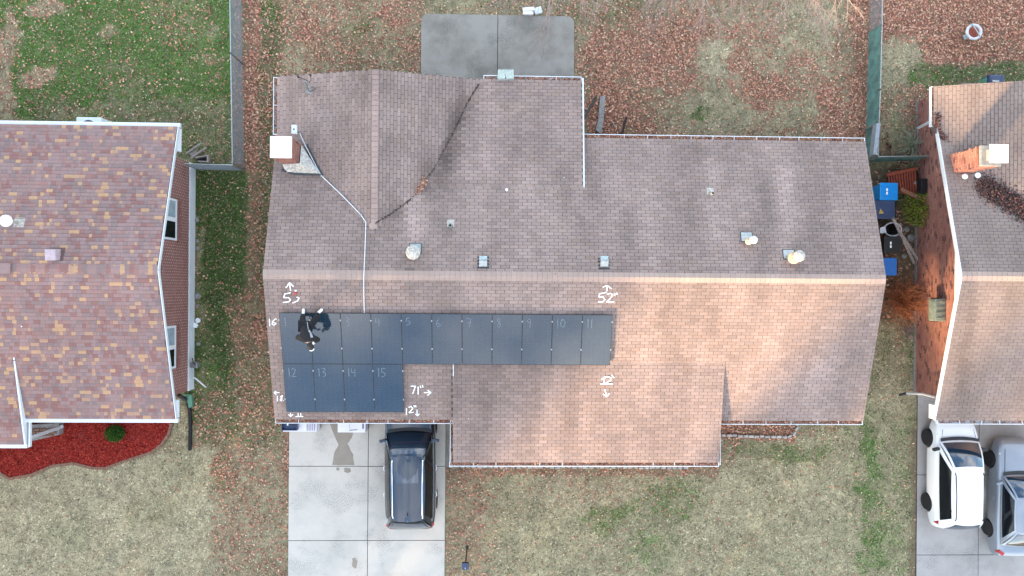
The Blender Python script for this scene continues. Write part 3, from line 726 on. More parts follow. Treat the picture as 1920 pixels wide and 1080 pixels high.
patio = struct('patio', MB().prism([(PAT['x0'] + .02, PAT['y0']), (PAT['x1'] - .02, PAT['y0']), (PAT['x1'] - .02, PAT['y1'] - .2), (PAT['x0'] + .02, PAT['y1'] - .2)], -.12, .015), M['woodblack'])
slab_piece(patio, PAT['x0'], PAT['xm'], PAT['y0'], PAT['y1'], M['patio'], corner=(3,)); slab_piece(patio, PAT['xm'], PAT['x1'], PAT['y0'], PAT['y1'], M['patio'], corner=(2,))

# ================================================================== MIDDLE HOUSE
house = empty('house', (0, 0, 0), 'middle ranch house with grey brown shingles and solar panels on its front slope', 'house')
a1 = Vector((1, 0, 0))
decks = MB()
slab(decks, [(XL, FRONT_Y, Z_E), (XR, FRONT_Y, Z_E), (XR, RIDGE_Y, Z_R), (XL, RIDGE_Y, Z_R)])
slab(decks, [(XL, RIDGE_Y, Z_R), (XR, RIDGE_Y, Z_R), (XR, BACK_Y, Z_E), (XL, BACK_Y, Z_E)])
yv0 = RIDGE_Y + .6
slab(decks, [(WING_XL, BACK_Y - .3, Z_E), (WING_XL, WING_Y1, Z_E), (WING_XR0, WING_Y1, Z_WR), (WING_XR0, yv0, Z_WR)])
yr_ridge = RIDGE_Y + (Z_R - Z_WR) / SLB
slab(decks, [(WING_XR0, yr_ridge - .3, Z_WR), (WING_XR0, WING_Y1, Z_WR), (WING_XE, WING_Y1, Z_E), (WING_XE, BACK_Y - .3, Z_E)])
slab(decks, [(WING_XR0, REY0, Z_RE0), (REX1, REY0, Z_RE0), (REX1, REY1, Z_E), (WING_XR0 + 1.5, REY1, Z_E)])
slab(decks, [(FEX0, FEY1, Z_E), (FEX1, FEY1, Z_E), (FEX1, FEY0, Z_FE0), (FEX0, FEY0, Z_FE0)])
roof = decks.build('roof', M['deck'], house)
tabs = []
def vis(key):
    def f(c):
        d = zs_main(c.x, c.y)
        if key not in d: return False
        others = [v for k, v in d.items() if k != key]
        return not others or d[key] > max(others) - .03
    return f
def uvec(dy, dz): return Vector((0, dy, dz)).normalized()
slope_f = math.hypot(RIDGE_Y - FRONT_Y, Z_R - Z_E)
shingle_plane(tabs, Vector((XL, FRONT_Y, Z_E)), a1, uvec(RIDGE_Y - FRONT_Y, Z_R - Z_E), XR - XL, slope_f - .05, vis('front'))
slope_b = math.hypot(BACK_Y - RIDGE_Y, Z_R - Z_E)
shingle_plane(tabs, Vector((XL, BACK_Y, Z_E)), a1, uvec(RIDGE_Y - BACK_Y, Z_R - Z_E), XR - XL, slope_b - .05, vis('back'))
slw = math.hypot(WING_XR0 - WING_XL, Z_WR - Z_E)
ay = Vector((0, 1, 0))
uw = Vector((WING_XR0 - WING_XL, 0, Z_WR - Z_E)).normalized(); ue = Vector((-(WING_XE - WING_XR0), 0, Z_WR - Z_E)).normalized()
shingle_plane(tabs, Vector((WING_XL, RIDGE_Y, Z_E)), ay, uw, WING_Y1 - RIDGE_Y, slw - .05, vis('wl'))
shingle_plane(tabs, Vector((WING_XE, RIDGE_Y, Z_E)), ay, ue, WING_Y1 - RIDGE_Y, slw - .05, vis('wr'))
shingle_plane(tabs, Vector((WING_XR0, REY1, Z_E)), a1, uvec(REY0 - REY1, Z_RE0 - Z_E), REX1 - WING_XR0, math.hypot(REY1 - REY0, Z_RE0 - Z_E), vis('rx'))
shingle_plane(tabs, Vector((FEX0, FEY1, Z_E)), a1, uvec(FEY0 - FEY1, Z_FE0 - Z_E), FEX1 - FEX0, math.hypot(FEY0 - FEY1, Z_FE0 - Z_E), vis('fx'))
emit_shingles(tabs, house, M['shingle'], .30, .118, tone_main)
ridge_caps(house, (XL, RIDGE_Y, Z_R), (XR, RIDGE_Y, Z_R), SL, M['cap'])
ridge_caps(house, (WING_XR0, yr_ridge + .12, Z_WR), (WING_XR0, WING_Y1, Z_WR), SLW, M['cap2'], half=.105)
# gutters
gutter(house, (XL + .01, FRONT_Y, Z_E - .02), (FEX0 - .02, FRONT_Y, Z_E - .02), (0, -1, 0))
gutter(house, (FEX0 - .14, FEY1, Z_E - .02), (FEX1 + .02, FEY1, Z_E - .02), (0, -1, 0))
gutter(house, (FEX1 + .02, FRONT_Y, Z_E - .02), (XR, FRONT_Y, Z_E - .02), (0, -1, 0))
gutter(house, (XL + 11.0, BACK_Y, Z_E - .02), (XR, BACK_Y, Z_E - .02), (0, 1, 0)) if False else gutter(house, (REX1 + .02, BACK_Y, Z_E - .02), (XR, BACK_Y, Z_E - .02), (0, 1, 0))
gutter(house, (WING_XE + .05, REY1, Z_E - .02), (REX1 - .02, REY1, Z_E - .02), (0, 1, 0), leafy=.6)
gutter(house, (WING_XL, WING_Y1 - .02, Z_E - .02), (WING_XL, W(519, 252, Z_E).y, Z_E - .02), (-1, 0, 0), leafy=.6)
# side gutter return at the left of the porch roof and its downspout side
gutter(house, (FEX0, FEY1, Z_E - .02), (FEX0, FRONT_Y - .02, Z_E - .02), (-1, 0, 0), leafy=.5, trough=.10, end0=False)
gutter(house, (FEX1, FEY1 - .1, Z_E - .02), (FEX1, FRONT_Y - .15, Z_E - .02), (1, 0, 0), leafy=0, trough=.05, straps=0, end0=False)
# white rake board of the rear extension and step trims
tr = MB()
tr.mesh([(REX1, REY0, Z_RE0), (REX1 + .05, REY0, Z_RE0), (REX1 + .05, REY1 + .10, Z_E + .0), (REX1, REY1 + .10, Z_E + .0),
         (REX1, REY0, Z_RE0 - .05), (REX1 + .05, REY0, Z_RE0 - .05), (REX1 + .05, REY1 + .10, Z_E - .2), (REX1, REY1 + .10, Z_E - .2)],
        [(0, 1, 2, 3), (7, 6, 5, 4), (0, 4, 5, 1), (1, 5, 6, 2), (2, 6, 7, 3), (3, 7, 4, 0)])
tr.build('rake_board', M['white'], house)
MB().bar((FEX0 + .01, FRONT_Y, z_front(FRONT_Y) + .06), (FEX0 + .01, FEY0 - .05, Z_FE0 + .03), .03, .05).build('step_flashing', M['whitedirty'], house)
# walls (brick) below the eaves, garage door
def wallbox(parent, x0, y0, x1, y1, z1, m, name='wall', th=.12):
    b = MB()
    for (ax, ay_, bx, by) in ((x0, y0, x1, y0), (x1, y0, x1, y1), (x1, y1, x0, y1), (x0, y1, x0, y0)):
        b.bar((ax, ay_, z1 / 2), (bx, by, z1 / 2), th, z1)
    return b.build(name, m, parent)
wallbox(house, XL + .45, FRONT_Y + .5, XR - .45, BACK_Y - .5, Z_E - .12, M['mortar_dark'])
wallbox(house, WING_XL + .45, BACK_Y - .6, REX1 - .3, WING_Y1 - .5, Z_E - .10, M['mortar_dark'], 'wing_wall')
gd = MB(); gx0, gx1 = xs0 + .3, xs1 - .4
for r in range(4):
    for c in range(4):
        w_ = (gx1 - gx0) / 4; gd.box((gx0 + w_ * (c + .5), FRONT_Y + .42, .3 + r * .54), (w_ - .06, .05, .48))
gd.build('garage_door_panel', M['woodblack'], house); MB().box(((gx0 + gx1) / 2, FRONT_Y + .45, 1.1), (gx1 - gx0, .04, 2.2)).build('garage_door', M['woodblack'], house)
fr = MB()
fr.box(((FEX0 + FEX1) / 2, FEY1 + .62, 1.33), (FEX1 - FEX0 - .9, .16, 2.66)); fr.box((FEX0 + .5, (FEY1 + FRONT_Y) / 2 + .5, 1.33), (.16, FRONT_Y - FEY1, 2.66)); fr.box((FEX1 - .5, (FEY1 + FRONT_Y) / 2 + .5, 1.33), (.16, FRONT_Y - FEY1, 2.66))
fr.build('porch_wall', M['mortar_dark'], house)
# soffit strips so the eaves are closed
sf = MB(); sf.box(((XL + XR) / 2, FRONT_Y + .25, Z_E - .17), (XR - XL - .02, .48, .02)); sf.box(((XL + XR) / 2, BACK_Y - .25, Z_E - .17), (XR - XL - .02, .48, .02)); sf.box(((FEX0 + FEX1) / 2, FEY1 + .3, Z_E - .17), (FEX1 - FEX0 - .02, .58, .02))
sf.build('soffit', M['siding'], house)
# valley debris
def pile(parent, pts, n, spread, name, palette, top=False, label=None, zfn=roof_z, size=(.02, .045), kind=True, heap=.0):
    m = MB(); L = len(pts) - 1
    for i in range(n):
        t = random.random() * L; k = int(t); p = Vector(pts[k]).lerp(Vector(pts[k + 1]), t - k)
        r_ = random.gauss(0, 1); s_ = random.gauss(0, 1)
        x = p.x + r_ * spread; y = p.y + s_ * spread; rr = math.hypot(r_, s_)
        z = zfn(x, y) + .012 + random.uniform(0, .03) + heap * max(0, 1 - rr / 1.9) * random.random()
        r = Euler((random.uniform(-.6, .6), random.uniform(-.6, .6), random.uniform(0, 6.3))).to_matrix()
        sz = random.uniform(*size); cc = random.choice(palette); kk = random.uniform(.45, 1.2)
        m.poly([Vector((x, y, z)) + r @ Vector(v) for v in ((-sz, 0, 0), (0, -sz * .55, .006), (sz, 0, 0), (0, sz * .55, .006))], col=(cc[0] * kk, cc[1] * kk, cc[2] * kk, 1))
    return m.build(name, M['leafy'], parent, stuff=kind)
pl = pile(None, [WR(781, 362), WR(790, 350), WR(797, 338)], 150, .05, 'leaf_drift', LEAFC, heap=.05); tag(pl, 'small clump of brown leaves caught in the roof valley of the middle house', 'leaves')
pile(house, [WR(704, 419), WR(738, 398), WR(775, 370), WR(815, 315), WR(852, 245), WR(878, 190), WR(898, 158)], 900, .016, size=(.010, .022), name='valley_dirt', palette=[A(84, 72, 68), A(100, 86, 82), A(66, 60, 58)])
rd = MB()
for k in range(70):
    px_ = random.uniform(500, 1640); py_ = random.uniform(150, 860); q_ = WR(px_, py_, .02)
    if roof_z(q_.x, q_.y) < 1: continue
    s_ = random.uniform(.012, .035); cc = random.choice(LEAFC + [(.7, .68, .64, 1)]); r_ = Euler((random.uniform(-.3, .3), random.uniform(-.3, .3), random.uniform(0, 6))).to_matrix()
    rd.poly([q_ + r_ @ Vector(v) for v in ((-s_, 0, 0), (0, -s_ * .6, .008), (s_, 0, 0), (0, s_ * .6, .008))], col=cc)
rd.build('roof_leaf_bits', M['leafy'], house, stuff=True)
DRK = [A(66, 60, 62), A(84, 76, 76)]

# ================================================================== ROOF FITTINGS (middle house)
def ntilt(y):
    return Vector((0, SLB, 1)).normalized() if y > RIDGE_Y else Vector((0, -SL, 1)).normalized()
def vent_square(px, py, label, w=.26, h=.34):
    p = WR(px, py); n = ntilt(p.y); u = Vector((0, -1, SLB)).normalized() if p.y > RIDGE_Y else Vector((0, 1, SL)).normalized()
    e = empty('roof_vent', p, label, 'roof vent', 'slant top metal vents along the back slope'); a = Vector((1, 0, 0)); rot = Matrix((a, a.cross(-u) if False else -u, n)).transposed()
    def q(x, y, z): return p + a * x + (-u) * y + n * z
    f = MB(); f.mesh([q(-w * .75, -h * .7, .012), q(w * .75, -h * .7, .012), q(w * .75, h * .6, .012), q(-w * .75, h * .6, .012), q(-w * .75, -h * .7, .0), q(w * .75, -h * .7, .0), q(w * .75, h * .6, .0), q(-w * .75, h * .6, .0)],
                     [(0, 1, 2, 3), (0, 4, 5, 1), (1, 5, 6, 2), (2, 6, 7, 3), (3, 7, 4, 0)]); f.build('flashing', M['rustmetal'] if False else M['grease'], e)
    c = MB(); pr = [(-h / 2, .02), (-h / 2, .10), (-h * .05, .20), (h * .12, .21), (h / 2, .17), (h / 2, .02)]
    V = [q(-w / 2, y, z) for y, z in pr] + [q(w / 2, y, z) for y, z in pr]; k = len(pr)
    c.mesh(V, [tuple(range(k)), tuple(range(k, 2 * k))[::-1]] + [(i, (i + 1) % k, k + (i + 1) % k, k + i) for i in range(k)]); c.build('hood', M['galv'], e)
    s = MB(); s.box(q(0, h * .5 + .004, .1), (w * .8, .012, .1)); s.build('screen', M['dark'], e)
    return e
vent_square(906, 492, 'left one of the two galvanised slant top vents, nearer the ribbed round vent')
vent_square(1132, 492, 'right one of the two galvanised slant top vents, above the chalk number 52')
def vent_round(px, py, label, heads, flash, mat_, r=.20, rusty=False):
    p = WR(px, py); n = ntilt(p.y)
    e = empty('round_vent', p, label, 'roof vent', 'weathered round tin vents on the back slope')
    f = MB(); fx, fy = flash; f.box(p + Vector((fx, fy, .0)) + n * .012 + Vector((0, 0, -SLB * fy)), (.42, .36, .02), Matrix.Rotation(-math.atan(SLB), 3, 'X')); f.build('flashing', M['grease'], e)
    f = MB(); f.box(p + Vector((fx, fy, .0)) + n * .026 + Vector((0, 0, -SLB * fy)), (.37, .31, .012), Matrix.Rotation(-math.atan(SLB), 3, 'X')); f.build('flashing_plate', M['galv'], e)
    for (hx_, hy_, hr, mm, hh) in heads:
        c = p + Vector((hx_, hy_, 0)); MB().tube([c + Vector((0, 0, -.05)), c + Vector((0, 0, hh))], hr * .62, 14).build('vent_pipe', M['rustmetal'], e)
        k = MB(); k.lathe(c + Vector((0, 0, hh)), [(hr * .6, -.02), (hr, .0), (hr, .05), (hr * .8, .09), (hr * .4, .115), (.01, .12)], 22); cp = k.build('vent_cap', mm, e, smooth=True)
        if mm is M['rustmetal'] or mm is M['rust']:
            rb = MB()
            for a in range(8):
                t = a * math.pi / 4; rb.bar(c + Vector((math.cos(t) * hr * .25, math.sin(t) * hr * .25, hh + .118)), c + Vector((math.cos(t) * hr * .95, math.sin(t) * hr * .95, hh + .06)), .012, .012)
            rb.build('cap_seam', M['whitedirty'], cp)
    return e
vent_round(776, 474, 'round ribbed tin vent with a torn flashing, furthest left of the round vents', [(0, 0, .24, M['rustmetal'], .22)], (.05, .15), None)
vent_round(1403, 453, 'pair of small round pinkish caps on one vent, middle of the round vents', [(-.05, 0, .12, M['rust'], .16), (.07, .04, .13, M['whitedirty'], .28)], (-.05, .16), None)
vent_round(1487, 484, 'round rust stained vent with a dented cap, furthest right of the round vents', [(-.06, 0, .20, M['rust'], .18), (.08, .06, .19, M['rustmetal'], .27)], (-.14, .12), None)
def pipe_vent(px, py, label, group=None, r=.045, h=.28, cap=False):
    p = WR(px, py); e = empty('vent_pipe', p, label, 'vent pipe', 'short open plumbing pipes on the back slope')
    MB().box(p + Vector((0, .10, .0)) + Vector((0, 0, -SLB * .1 + .012)), (.24, .26, .012), Matrix.Rotation(-math.atan(SLB), 3, 'X')).build('flashing', M['rustmetal'], e)
    MB().tube([p + Vector((0, 0, -.06)), p + Vector((0, 0, h))], r, 14, cap=False).build('pipe', M['rustmetal'], e)
    MB().lathe(p + Vector((0, 0, 0)), [(r * 2.1, .0), (r * 2.0, .02), (r * 1.15, .10), (r * .98, .10)], 16).build('collar', M['galv'], e, smooth=True)
    MB().lathe(p, [(r * .9, h - .02), (.001, h - .02)], 14).build('bore', M['dark'], e)
pipe_vent(845, 424, 'small open vent pipe between the ribbed round vent and the left slant top vent')
pipe_vent(1332, 364, 'small open vent pipe standing alone on the right half of the back slope')
p = WR(950, 356); b_ = MB().lathe(p, [(.05, 0), (.05, .03), (.02, .05), (.001, .055)], 10); o = b_.build('sealant_patch', M['chalk'], house)
p = WR(699, 424); MB().lathe(p + Vector((0, 0, -.02)), [(.13, 0), (.13, .035), (.11, .045), (.001, .05)], 18).build('ridge_end_patch', M['cap'], house)
for (a_, b2) in ((572, 283), (600, 315), (1667, 999), (1170, 800), (1320, 620), (1136, 690)):
    pass
# conduit from the junction box to the panels
cp = [WR(562, 250, .30), WR(572, 272, .10), WR(596, 318, .05), WR(604, 331, .05), WR(640, 365, .05), WR(676, 402, .05), WR(686, 417, .05), WR(685, 450, .05), WR(683, 500, .06), WR(682, 519, .10), WR(682, 540, .05), WR(683, 588, .05)]
cond = empty('conduit', WR(640, 365), 'thin white electrical conduit running from the chimney box over the ridge to the solar panels', 'conduit')
MB().tube(cp, .015, 8).build('pipe', M['white'], cond, smooth=True)
for q in (3, 5, 8, 10):
    MB().box(cp[q] + Vector((0, 0, -.01)), (.09, .03, .05)).build('clip', M['galv'], cond)
jb = W(552, 243, 3.75); JB = empty('junction_box', (jb.x, jb.y, roof_z(jb.x, jb.y)), 'small white junction box on a post behind the left chimney', 'junction box')
MB().box(jb, (.17, .30, .12)).build('box', M['white'], JB, bevel=.012); MB().tube([(jb.x, jb.y, roof_z(jb.x, jb.y) - .03), (jb.x, jb.y, jb.z - .06)], .025, 8).build('post', M['galv'], JB)
MB().lathe(jb + Vector((.0, .0, .06)), [(.028, 0), (.028, .004), (.001, .005)], 10).build('knockout', M['dark'], JB)
# satellite mount
am = WR(580, 172); AM = empty('satellite_mount', am, 'bare silver dish mount with cables near the back left corner of the middle roof', 'antenna mount')
q0 = W(571, 152, 4.0)
MB().tube([am + Vector((0, 0, .03)), W(574, 160, 3.62), q0], .035, 10).build('mast', M['galv'], AM, smooth=True)
MB().box(am + Vector((0, 0, .03)), (.20, .14, .02)).build('base_plate', M['galv'], AM)
MB().bar(W(571, 156, 3.8), am + Vector((.25, .12, .02)), .02).bar(W(571, 156, 3.8), am + Vector((-.05, -.12, .02)), .02).build('brace', M['galv'], AM)
MB().bar(W(559, 144, 4.05), W(580, 153, 4.05), .02).build('cross_arm', M['woodblack'], AM)
MB().lathe(W(559, 144, 4.05), [(.035, -.03), (.035, .03), (.001, .035)], 10).lathe(W(582, 141, 4.1), [(.035, -.03), (.035, .03), (.001, .035)], 10).build('bolt_knob', M['dark'], AM)
MB().tube([W(582, 141, 4.1), W(583, 150, 4.0), W(579, 156, 3.8)], .010, 6).tube([am + Vector((.04, 0, .05)), am + Vector((.2, .05, .09)), am + Vector((.34, .22, .03))], .010, 6).build('cable', M['woodblack'], AM)

# chimneys
def chimney(label, cap_px, z_cap, z_top, z_base, dims, capdims, crown, zfn, limit_, top_off=(0, 0)):
    c = W(cap_px[0], cap_px[1], z_cap)
    cx, cy = c.x + top_off[0], c.y + top_off[1]; w, d = dims
    e = empty('chimney', (cx, cy, z_base), label, 'chimney')
    MB().box((cx, cy, (z_base + z_top) / 2), (w - .05, d - .05, z_top - z_base)).build('shaft', M['mortar'], e)
    V3 = Vector
    faces = [(V3((cx - w / 2, cy - d / 2, 0)), V3((1, 0, 0)), V3((0, -1, 0)), w, z_base, lambda s: z_top), (V3((cx + w / 2, cy - d / 2, 0)), V3((0, 1, 0)), V3((1, 0, 0)), d, z_base, lambda s: z_top),
             (V3((cx + w / 2, cy + d / 2, 0)), V3((-1, 0, 0)), V3((0, 1, 0)), w, z_base, lambda s: z_top), (V3((cx - w / 2, cy + d / 2, 0)), V3((0, -1, 0)), V3((-1, 0, 0)), d, z_base, lambda s: z_top)]
    bricks(e, faces, M['brick'], limit_)
    if crown: MB().box((cx, cy, z_top + .06), (w + .08, d + .08, .12)).build('crown', M['stone'], e, bevel=.02)
    MB().box((cx, cy, (z_top + z_cap) / 2), (w * .55, d * .6, z_cap - z_top)).build('flue', M['rustmetal'], e)
    MB().box((c.x, c.y, z_cap), (capdims[0], capdims[1], .07)).build('cap', M['whitecap'], e, bevel=.012)
    return e, cx, cy
M['whitecap'] = mat('white_cap_paint', (.86, .88, .89, 1), .45, noise=.02)
zc = 4.5
c0 = W(507, 255, zc); c1 = W(547, 296, zc)
CH, ccx, ccy = chimney('low brick chimney with a square white cap on the left end of the middle house', (527, 276), zc, 4.36, 2.2, (.56, .62), (abs(c1.x - c0.x), abs(c1.y - c0.y)), False, roof_z, 300)
# sheet metal saddle behind the chimney
sad = MB(); s0 = Vector((ccx + .34, ccy + .30, 0)); s1 = Vector((ccx + .34, ccy - .42, 0)); s2 = WR(601, 327); s3 = Vector((ccx - .2, ccy - .42, 0)); s4 = Vector((ccx + .34, ccy - .34, 0))
def onroof(v, o): return Vector((v.x, v.y, roof_z(v.x, v.y) + o))
tA, tB, tC, tD = onroof(s0, .04), Vector((s4.x, s4.y, roof_z(s4.x, s4.y) + .40)), onroof(s2, .03), onroof(Vector((s3.x, ccy - .62, 0)), .03)
tE = Vector((ccx - .33, ccy - .34, roof_z(ccx - .3, ccy - .34) + .12))
sad.mesh([tA, tB, tC, tD, tE, Vector((tA.x, tA.y, tA.z + .25)), tC - Vector((0, 0, .15)), tD - Vector((0, 0, .15)), tB - Vector((0, 0, .6))], [(5, 1, 2), (1, 4, 3, 2), (5, 2, 0)])
sad.build('saddle_flashing', M['rustmetal'], CH)
ed = MB(); ed.tube([onroof(Vector((s0.x + .12, s0.y + .05, 0)), .03), tC + Vector((.05, -.02, .01)), tD + Vector((.3, -.04, .0)), onroof(Vector((ccx - .36, ccy - .52, 0)), .03)], .045, 6); ed.build('sealant_bead', M['grease'], CH, smooth=True)

# ================================================================== SOLAR PANELS
nP = Vector((0, -SL, 1)).normalized(); uP = Vector((0, 1, SL)).normalized()
PZ = .13
pl0 = WR(524, 600, PZ); pr0 = WR(1148.5, 600, PZ); top = WR(820, 588.5, PZ); mid = WR(700, 683, PZ); bot = WR(640, 773, PZ)
PW = (pr0.x - pl0.x) / 11; PH1 = (top - mid).dot(Vector((0, 1, SL)).normalized()); PH2 = (mid - bot).dot(Vector((0, 1, SL)).normalized())
def cell_material():
    m, n, l, b = newmat('panel_glass'); b.inputs['Roughness'].default_value = .09; b.inputs['Coat Weight'].default_value = 1; b.inputs['Coat Roughness'].default_value = .05; b.inputs['Coat IOR'].default_value = 1.45
    b.inputs['IOR'].default_value = 1.5
    tc = n.new('ShaderNodeTexCoord'); 
    bk = n.new('ShaderNodeTexBrick'); bk.offset = 0; bk.inputs['Scale'].default_value = 1; bk.inputs['Mortar Size'].default_value = .006; bk.inputs['Brick Width'].default_value = .172; bk.inputs['Row Height'].default_value = .086
    bk.inputs['Color1'].default_value = (.002, .015, .034, 1); bk.inputs['Color2'].default_value = (.003, .018, .040, 1); bk.inputs['Mortar'].default_value = (.016, .028, .040, 1)
    l.new(tc.outputs['Object'], bk.inputs['Vector'])
    g = n.new('ShaderNodeNewGeometry'); t = n.new('ShaderNodeTexNoise'); t.inputs['Scale'].default_value = .9; t.inputs['Detail'].default_value = 6; t.inputs['Roughness'].default_value = .65; l.new(g.outputs['Position'], t.inputs['Vector'])
    mr = n.new('ShaderNodeMapRange'); mr.inputs[1].default_value = .45; mr.inputs[2].default_value = .75; mr.inputs[3].default_value = .04; mr.inputs[4].default_value = .22; l.new(t.outputs[0], mr.inputs[0])
    mx = n.new('ShaderNodeMixRGB'); mx.inputs[2].default_value = (.075, .085, .085, 1); l.new(mr.outputs[0], mx.inputs[0]); l.new(bk.outputs[0], mx.inputs[1]); l.new(mx.outputs[0], b.inputs['Base Color'])
    return m
M['cells'] = cell_material()
M['frame'] = mat('black_anodised_frame', (.035, .042, .05, 1), .35, .3)
def panel_meshes(w, h):
    t = .035; f = MB()
    for (x0, x1, y0, y1) in ((0, w, 0, .012), (0, w, h - .012, h), (0, .012, .012, h - .012), (w - .012, w, .012, h - .012)):
        f.box(((x0 + x1) / 2, (y0 + y1) / 2, -t / 2), (x1 - x0, y1 - y0, t))
    g = MB(); g.box((w / 2, h / 2, -.006), (w - .024, h - .024, .006))
    def me(mb, nm, m):
        k = bpy.data.meshes.new(nm); k.from_pydata(mb.v, [], mb.f); k.materials.append(m); return k
    legs = MB()
    for yy in (h * .22, h * .78): legs.box((w / 2, yy, -.075), (w, .04, .05))
    cl = MB().box((0, 0, 0), (.034, .05, .016))
    return me(f, 'frame', M['frame']), me(g, 'glass', M['cells']), me(legs, 'rail', M['galv']), me(cl, 'clamp', M['galv'])
PM1 = panel_meshes(PW - .009, PH1 - .010); PM2 = panel_meshes(PW - .009, PH2 - .010)
rotP = Matrix((Vector((1, 0, 0)), uP, nP)).transposed().to_4x4()
DIG = {'0': [[(.5, 1), (.1, .8), (.05, .3), (.4, 0), (.85, .15), (.95, .65), (.5, 1)]], '1': [[(.12, .85), (.3, 1), (.3, 0)]], '2': [[(.05, .8), (.4, 1), (.85, .85), (.75, .5), (.05, 0), (1, .02)]],
       '3': [[(.1, .95), (.6, 1), (.85, .8), (.35, .55), (.85, .4), (.75, .1), (.3, 0)]], '4': [[(.1, 1), (.05, .5), (.85, .55)], [(.8, .95), (.75, 0)]],
       '5': [[(.95, 1), (.15, .97), (.1, .55), (.6, .6), (.9, .35), (.6, .05), (.05, 0)]], '6': [[(.6, 1), (.1, .6), (.05, .2), (.45, 0), (.9, .2), (.6, .45), (.1, .3)]],
       '7': [[(.05, .97), (.95, .97), (.5, 0)]], '7-': [[(.05, .97), (.95, .97), (.5, 0)], [(.3, .5), (1, .52)]], '8': [[(.8, .9), (.35, 1), (.15, .75), (.8, .4), (.85, .12), (.4, 0), (.15, .2), (.8, .75), (.85, .92)]],
       '9': [[(.85, .7), (.5, .55), (.15, .75), (.45, 1), (.85, .85), (.7, 0)]], '"': [[(.2, 1), (.3, .75)], [(.6, 1), (.65, .72)]], "'": [[(.3, 1), (.4, .8)]]}
def strokes_local(text, x, y, h, w, gap=.35):
    out = []; i = 0
    while i < len(text):
        ch = text[i]
        if text[i:i + 2] == '7-': ch = '7-'; i += 1
        for s in DIG[ch]: out.append([(x + u * w, y + v * h) for u, v in s])
        x += w * (.8 if ch == '1' else 1 + gap); i += 1
    return out
def stroke_mesh(mb, pts, n, wd, th=.003, jit=0):
    pts = [Vector(p) for p in pts]
    for a, b in zip(pts[:-1], pts[1:]):
        if (b - a).length < 1e-4: continue
        mb.bar(a, b + (b - a).normalized() * wd * .35, wd, th, up=n)
panel_w = ['first', 'second', 'third', 'fourth', 'fifth', 'sixth', 'seventh', 'eighth', 'ninth', 'tenth', 'eleventh']
first_e = None
def make_panel(i, row, num):
    x = pl0.x + i * PW
    base = (mid if row == 0 else bot); O = Vector((x, base.y, base.z)) + uP * .006
    frame_, glass_, rail_, clamp_ = PM1 if row == 0 else PM2
    if num == 2: lb = 'solar panel second from the left in the upper row, under the bending person'
    elif num == 1: lb = 'solar panel first from the left in the upper row, chalked 1'
    else: lb = 'solar panel %s from the left in the %s row, chalked %d' % (panel_w[i], 'upper' if row == 0 else 'lower', num)
    e = empty('solar_panel', O, lb, 'solar panel', 'chalk numbered solar panels on the front slope', mtx=Matrix.Translation(O) @ rotP)
    for nm, me in (('frame', frame_), ('glass', glass_), ('rail', rail_)): link(nm, me, e, local=True)
    h = PH1 if row == 0 else PH2
    ys = (h * .31, h * .86) if row == 0 else (h * .27, h * .86)
    for yy in ys:
        link('clamp', clamp_, e, local=True, mtx=Matrix.Translation((PW - .008, yy, .002)))
        if i == 0: link('clamp', clamp_, e, local=True, mtx=Matrix.Translation((-.02, yy, .0)))
    if num != 2:
        mb = MB(); t = '7-' if num == 7 else str(num); hh = .30 if num != 5 else .24
        ly = h - .16 - hh; lx = .14
        for s in strokes_local(t, lx, ly, hh, .16, .25): stroke_mesh(mb, [(a + random.uniform(-.008, .008), b + random.uniform(-.008, .008), .0015) for a, b in s], Vector((0, 0, 1)), .016, .003)
        mb.build('chalk_number', M['chalkthin'], e, local=True)
for i in range(11): make_panel(i, 0, i + 1)
for i in range(4): make_panel(i, 1, i + 12)
# chalk marks on the shingles
def chalk_px(polys, wd=.034, name='chalk_mark'):
    mb = MB()
    for pp in polys:
        pts = [WR(a, b, .02) for a, b in pp]; n = Vector((0, -SL, 1)).normalized()
        stroke_mesh(mb, pts, n, wd, .004)
    return mb.build(name, M['chalk'], house)
chalk_px([[(545, 549), (534, 551), (532, 558), (541, 558), (545, 562), (541, 566), (531, 567)], [(556, 557), (561, 559), (558, 564), (549, 568)]])
chalk_px([[(545, 545), (543, 531)], [(536, 540), (543, 530), (550, 537)]])
chalk_px([[(505, 598), (506, 611)], [(516, 598), (511, 603), (510, 608), (514, 610), (518, 606), (512, 605)], [(517, 597), (518, 599)]], .028); chalk_px([[(514, 590), (501, 591)], [(506, 588), (500, 591), (506, 595)]], .028)
chalk_px([[(524, 736), (514, 736)], [(518, 733), (514, 736), (518, 740)]], .026); chalk_px([[(520, 742), (520, 752)], [(530, 741), (526, 744), (529, 748), (528, 752), (525, 750), (529, 745), (530, 741)], [(531, 751), (532, 751)]], .026)
chalk_px([[(545, 774), (545, 780)], [(541, 777), (545, 781), (549, 777)]], .028); chalk_px([[(559, 774), (559, 781)], [(564, 774), (564, 781)], [(554, 781), (568, 781)]], .03)
chalk_px([[(1137, 548), (1124, 551), (1123, 557), (1131, 557), (1134, 562), (1130, 566), (1122, 566)], [(1138, 552), (1145, 550), (1149, 553), (1144, 560), (1137, 566), (1151, 566)], [(1152, 550), (1153, 553)], [(1156, 549), (1157, 552)]])
chalk_px([[(1138, 546), (1138, 535)], [(1130, 539), (1138, 535), (1146, 541)]])
chalk_px([[(1128, 711), (1137, 706)], [(1134, 706), (1132, 719)], [(1138, 706), (1145, 708), (1145, 713), (1134, 719), (1147, 720)], [(1126, 720), (1148, 720)], [(1147, 703), (1151, 708)]])
chalk_px([[(1134, 730), (1137, 742)], [(1131, 739), (1138, 743), (1142, 738)]])
chalk_px([[(770, 724), (779, 724), (774, 738)], [(784, 725), (784, 739)], [(788, 723), (789, 727)], [(792, 722), (793, 726)]]); chalk_px([[(795, 736), (808, 736)], [(802, 732), (808, 736), (802, 741)]])
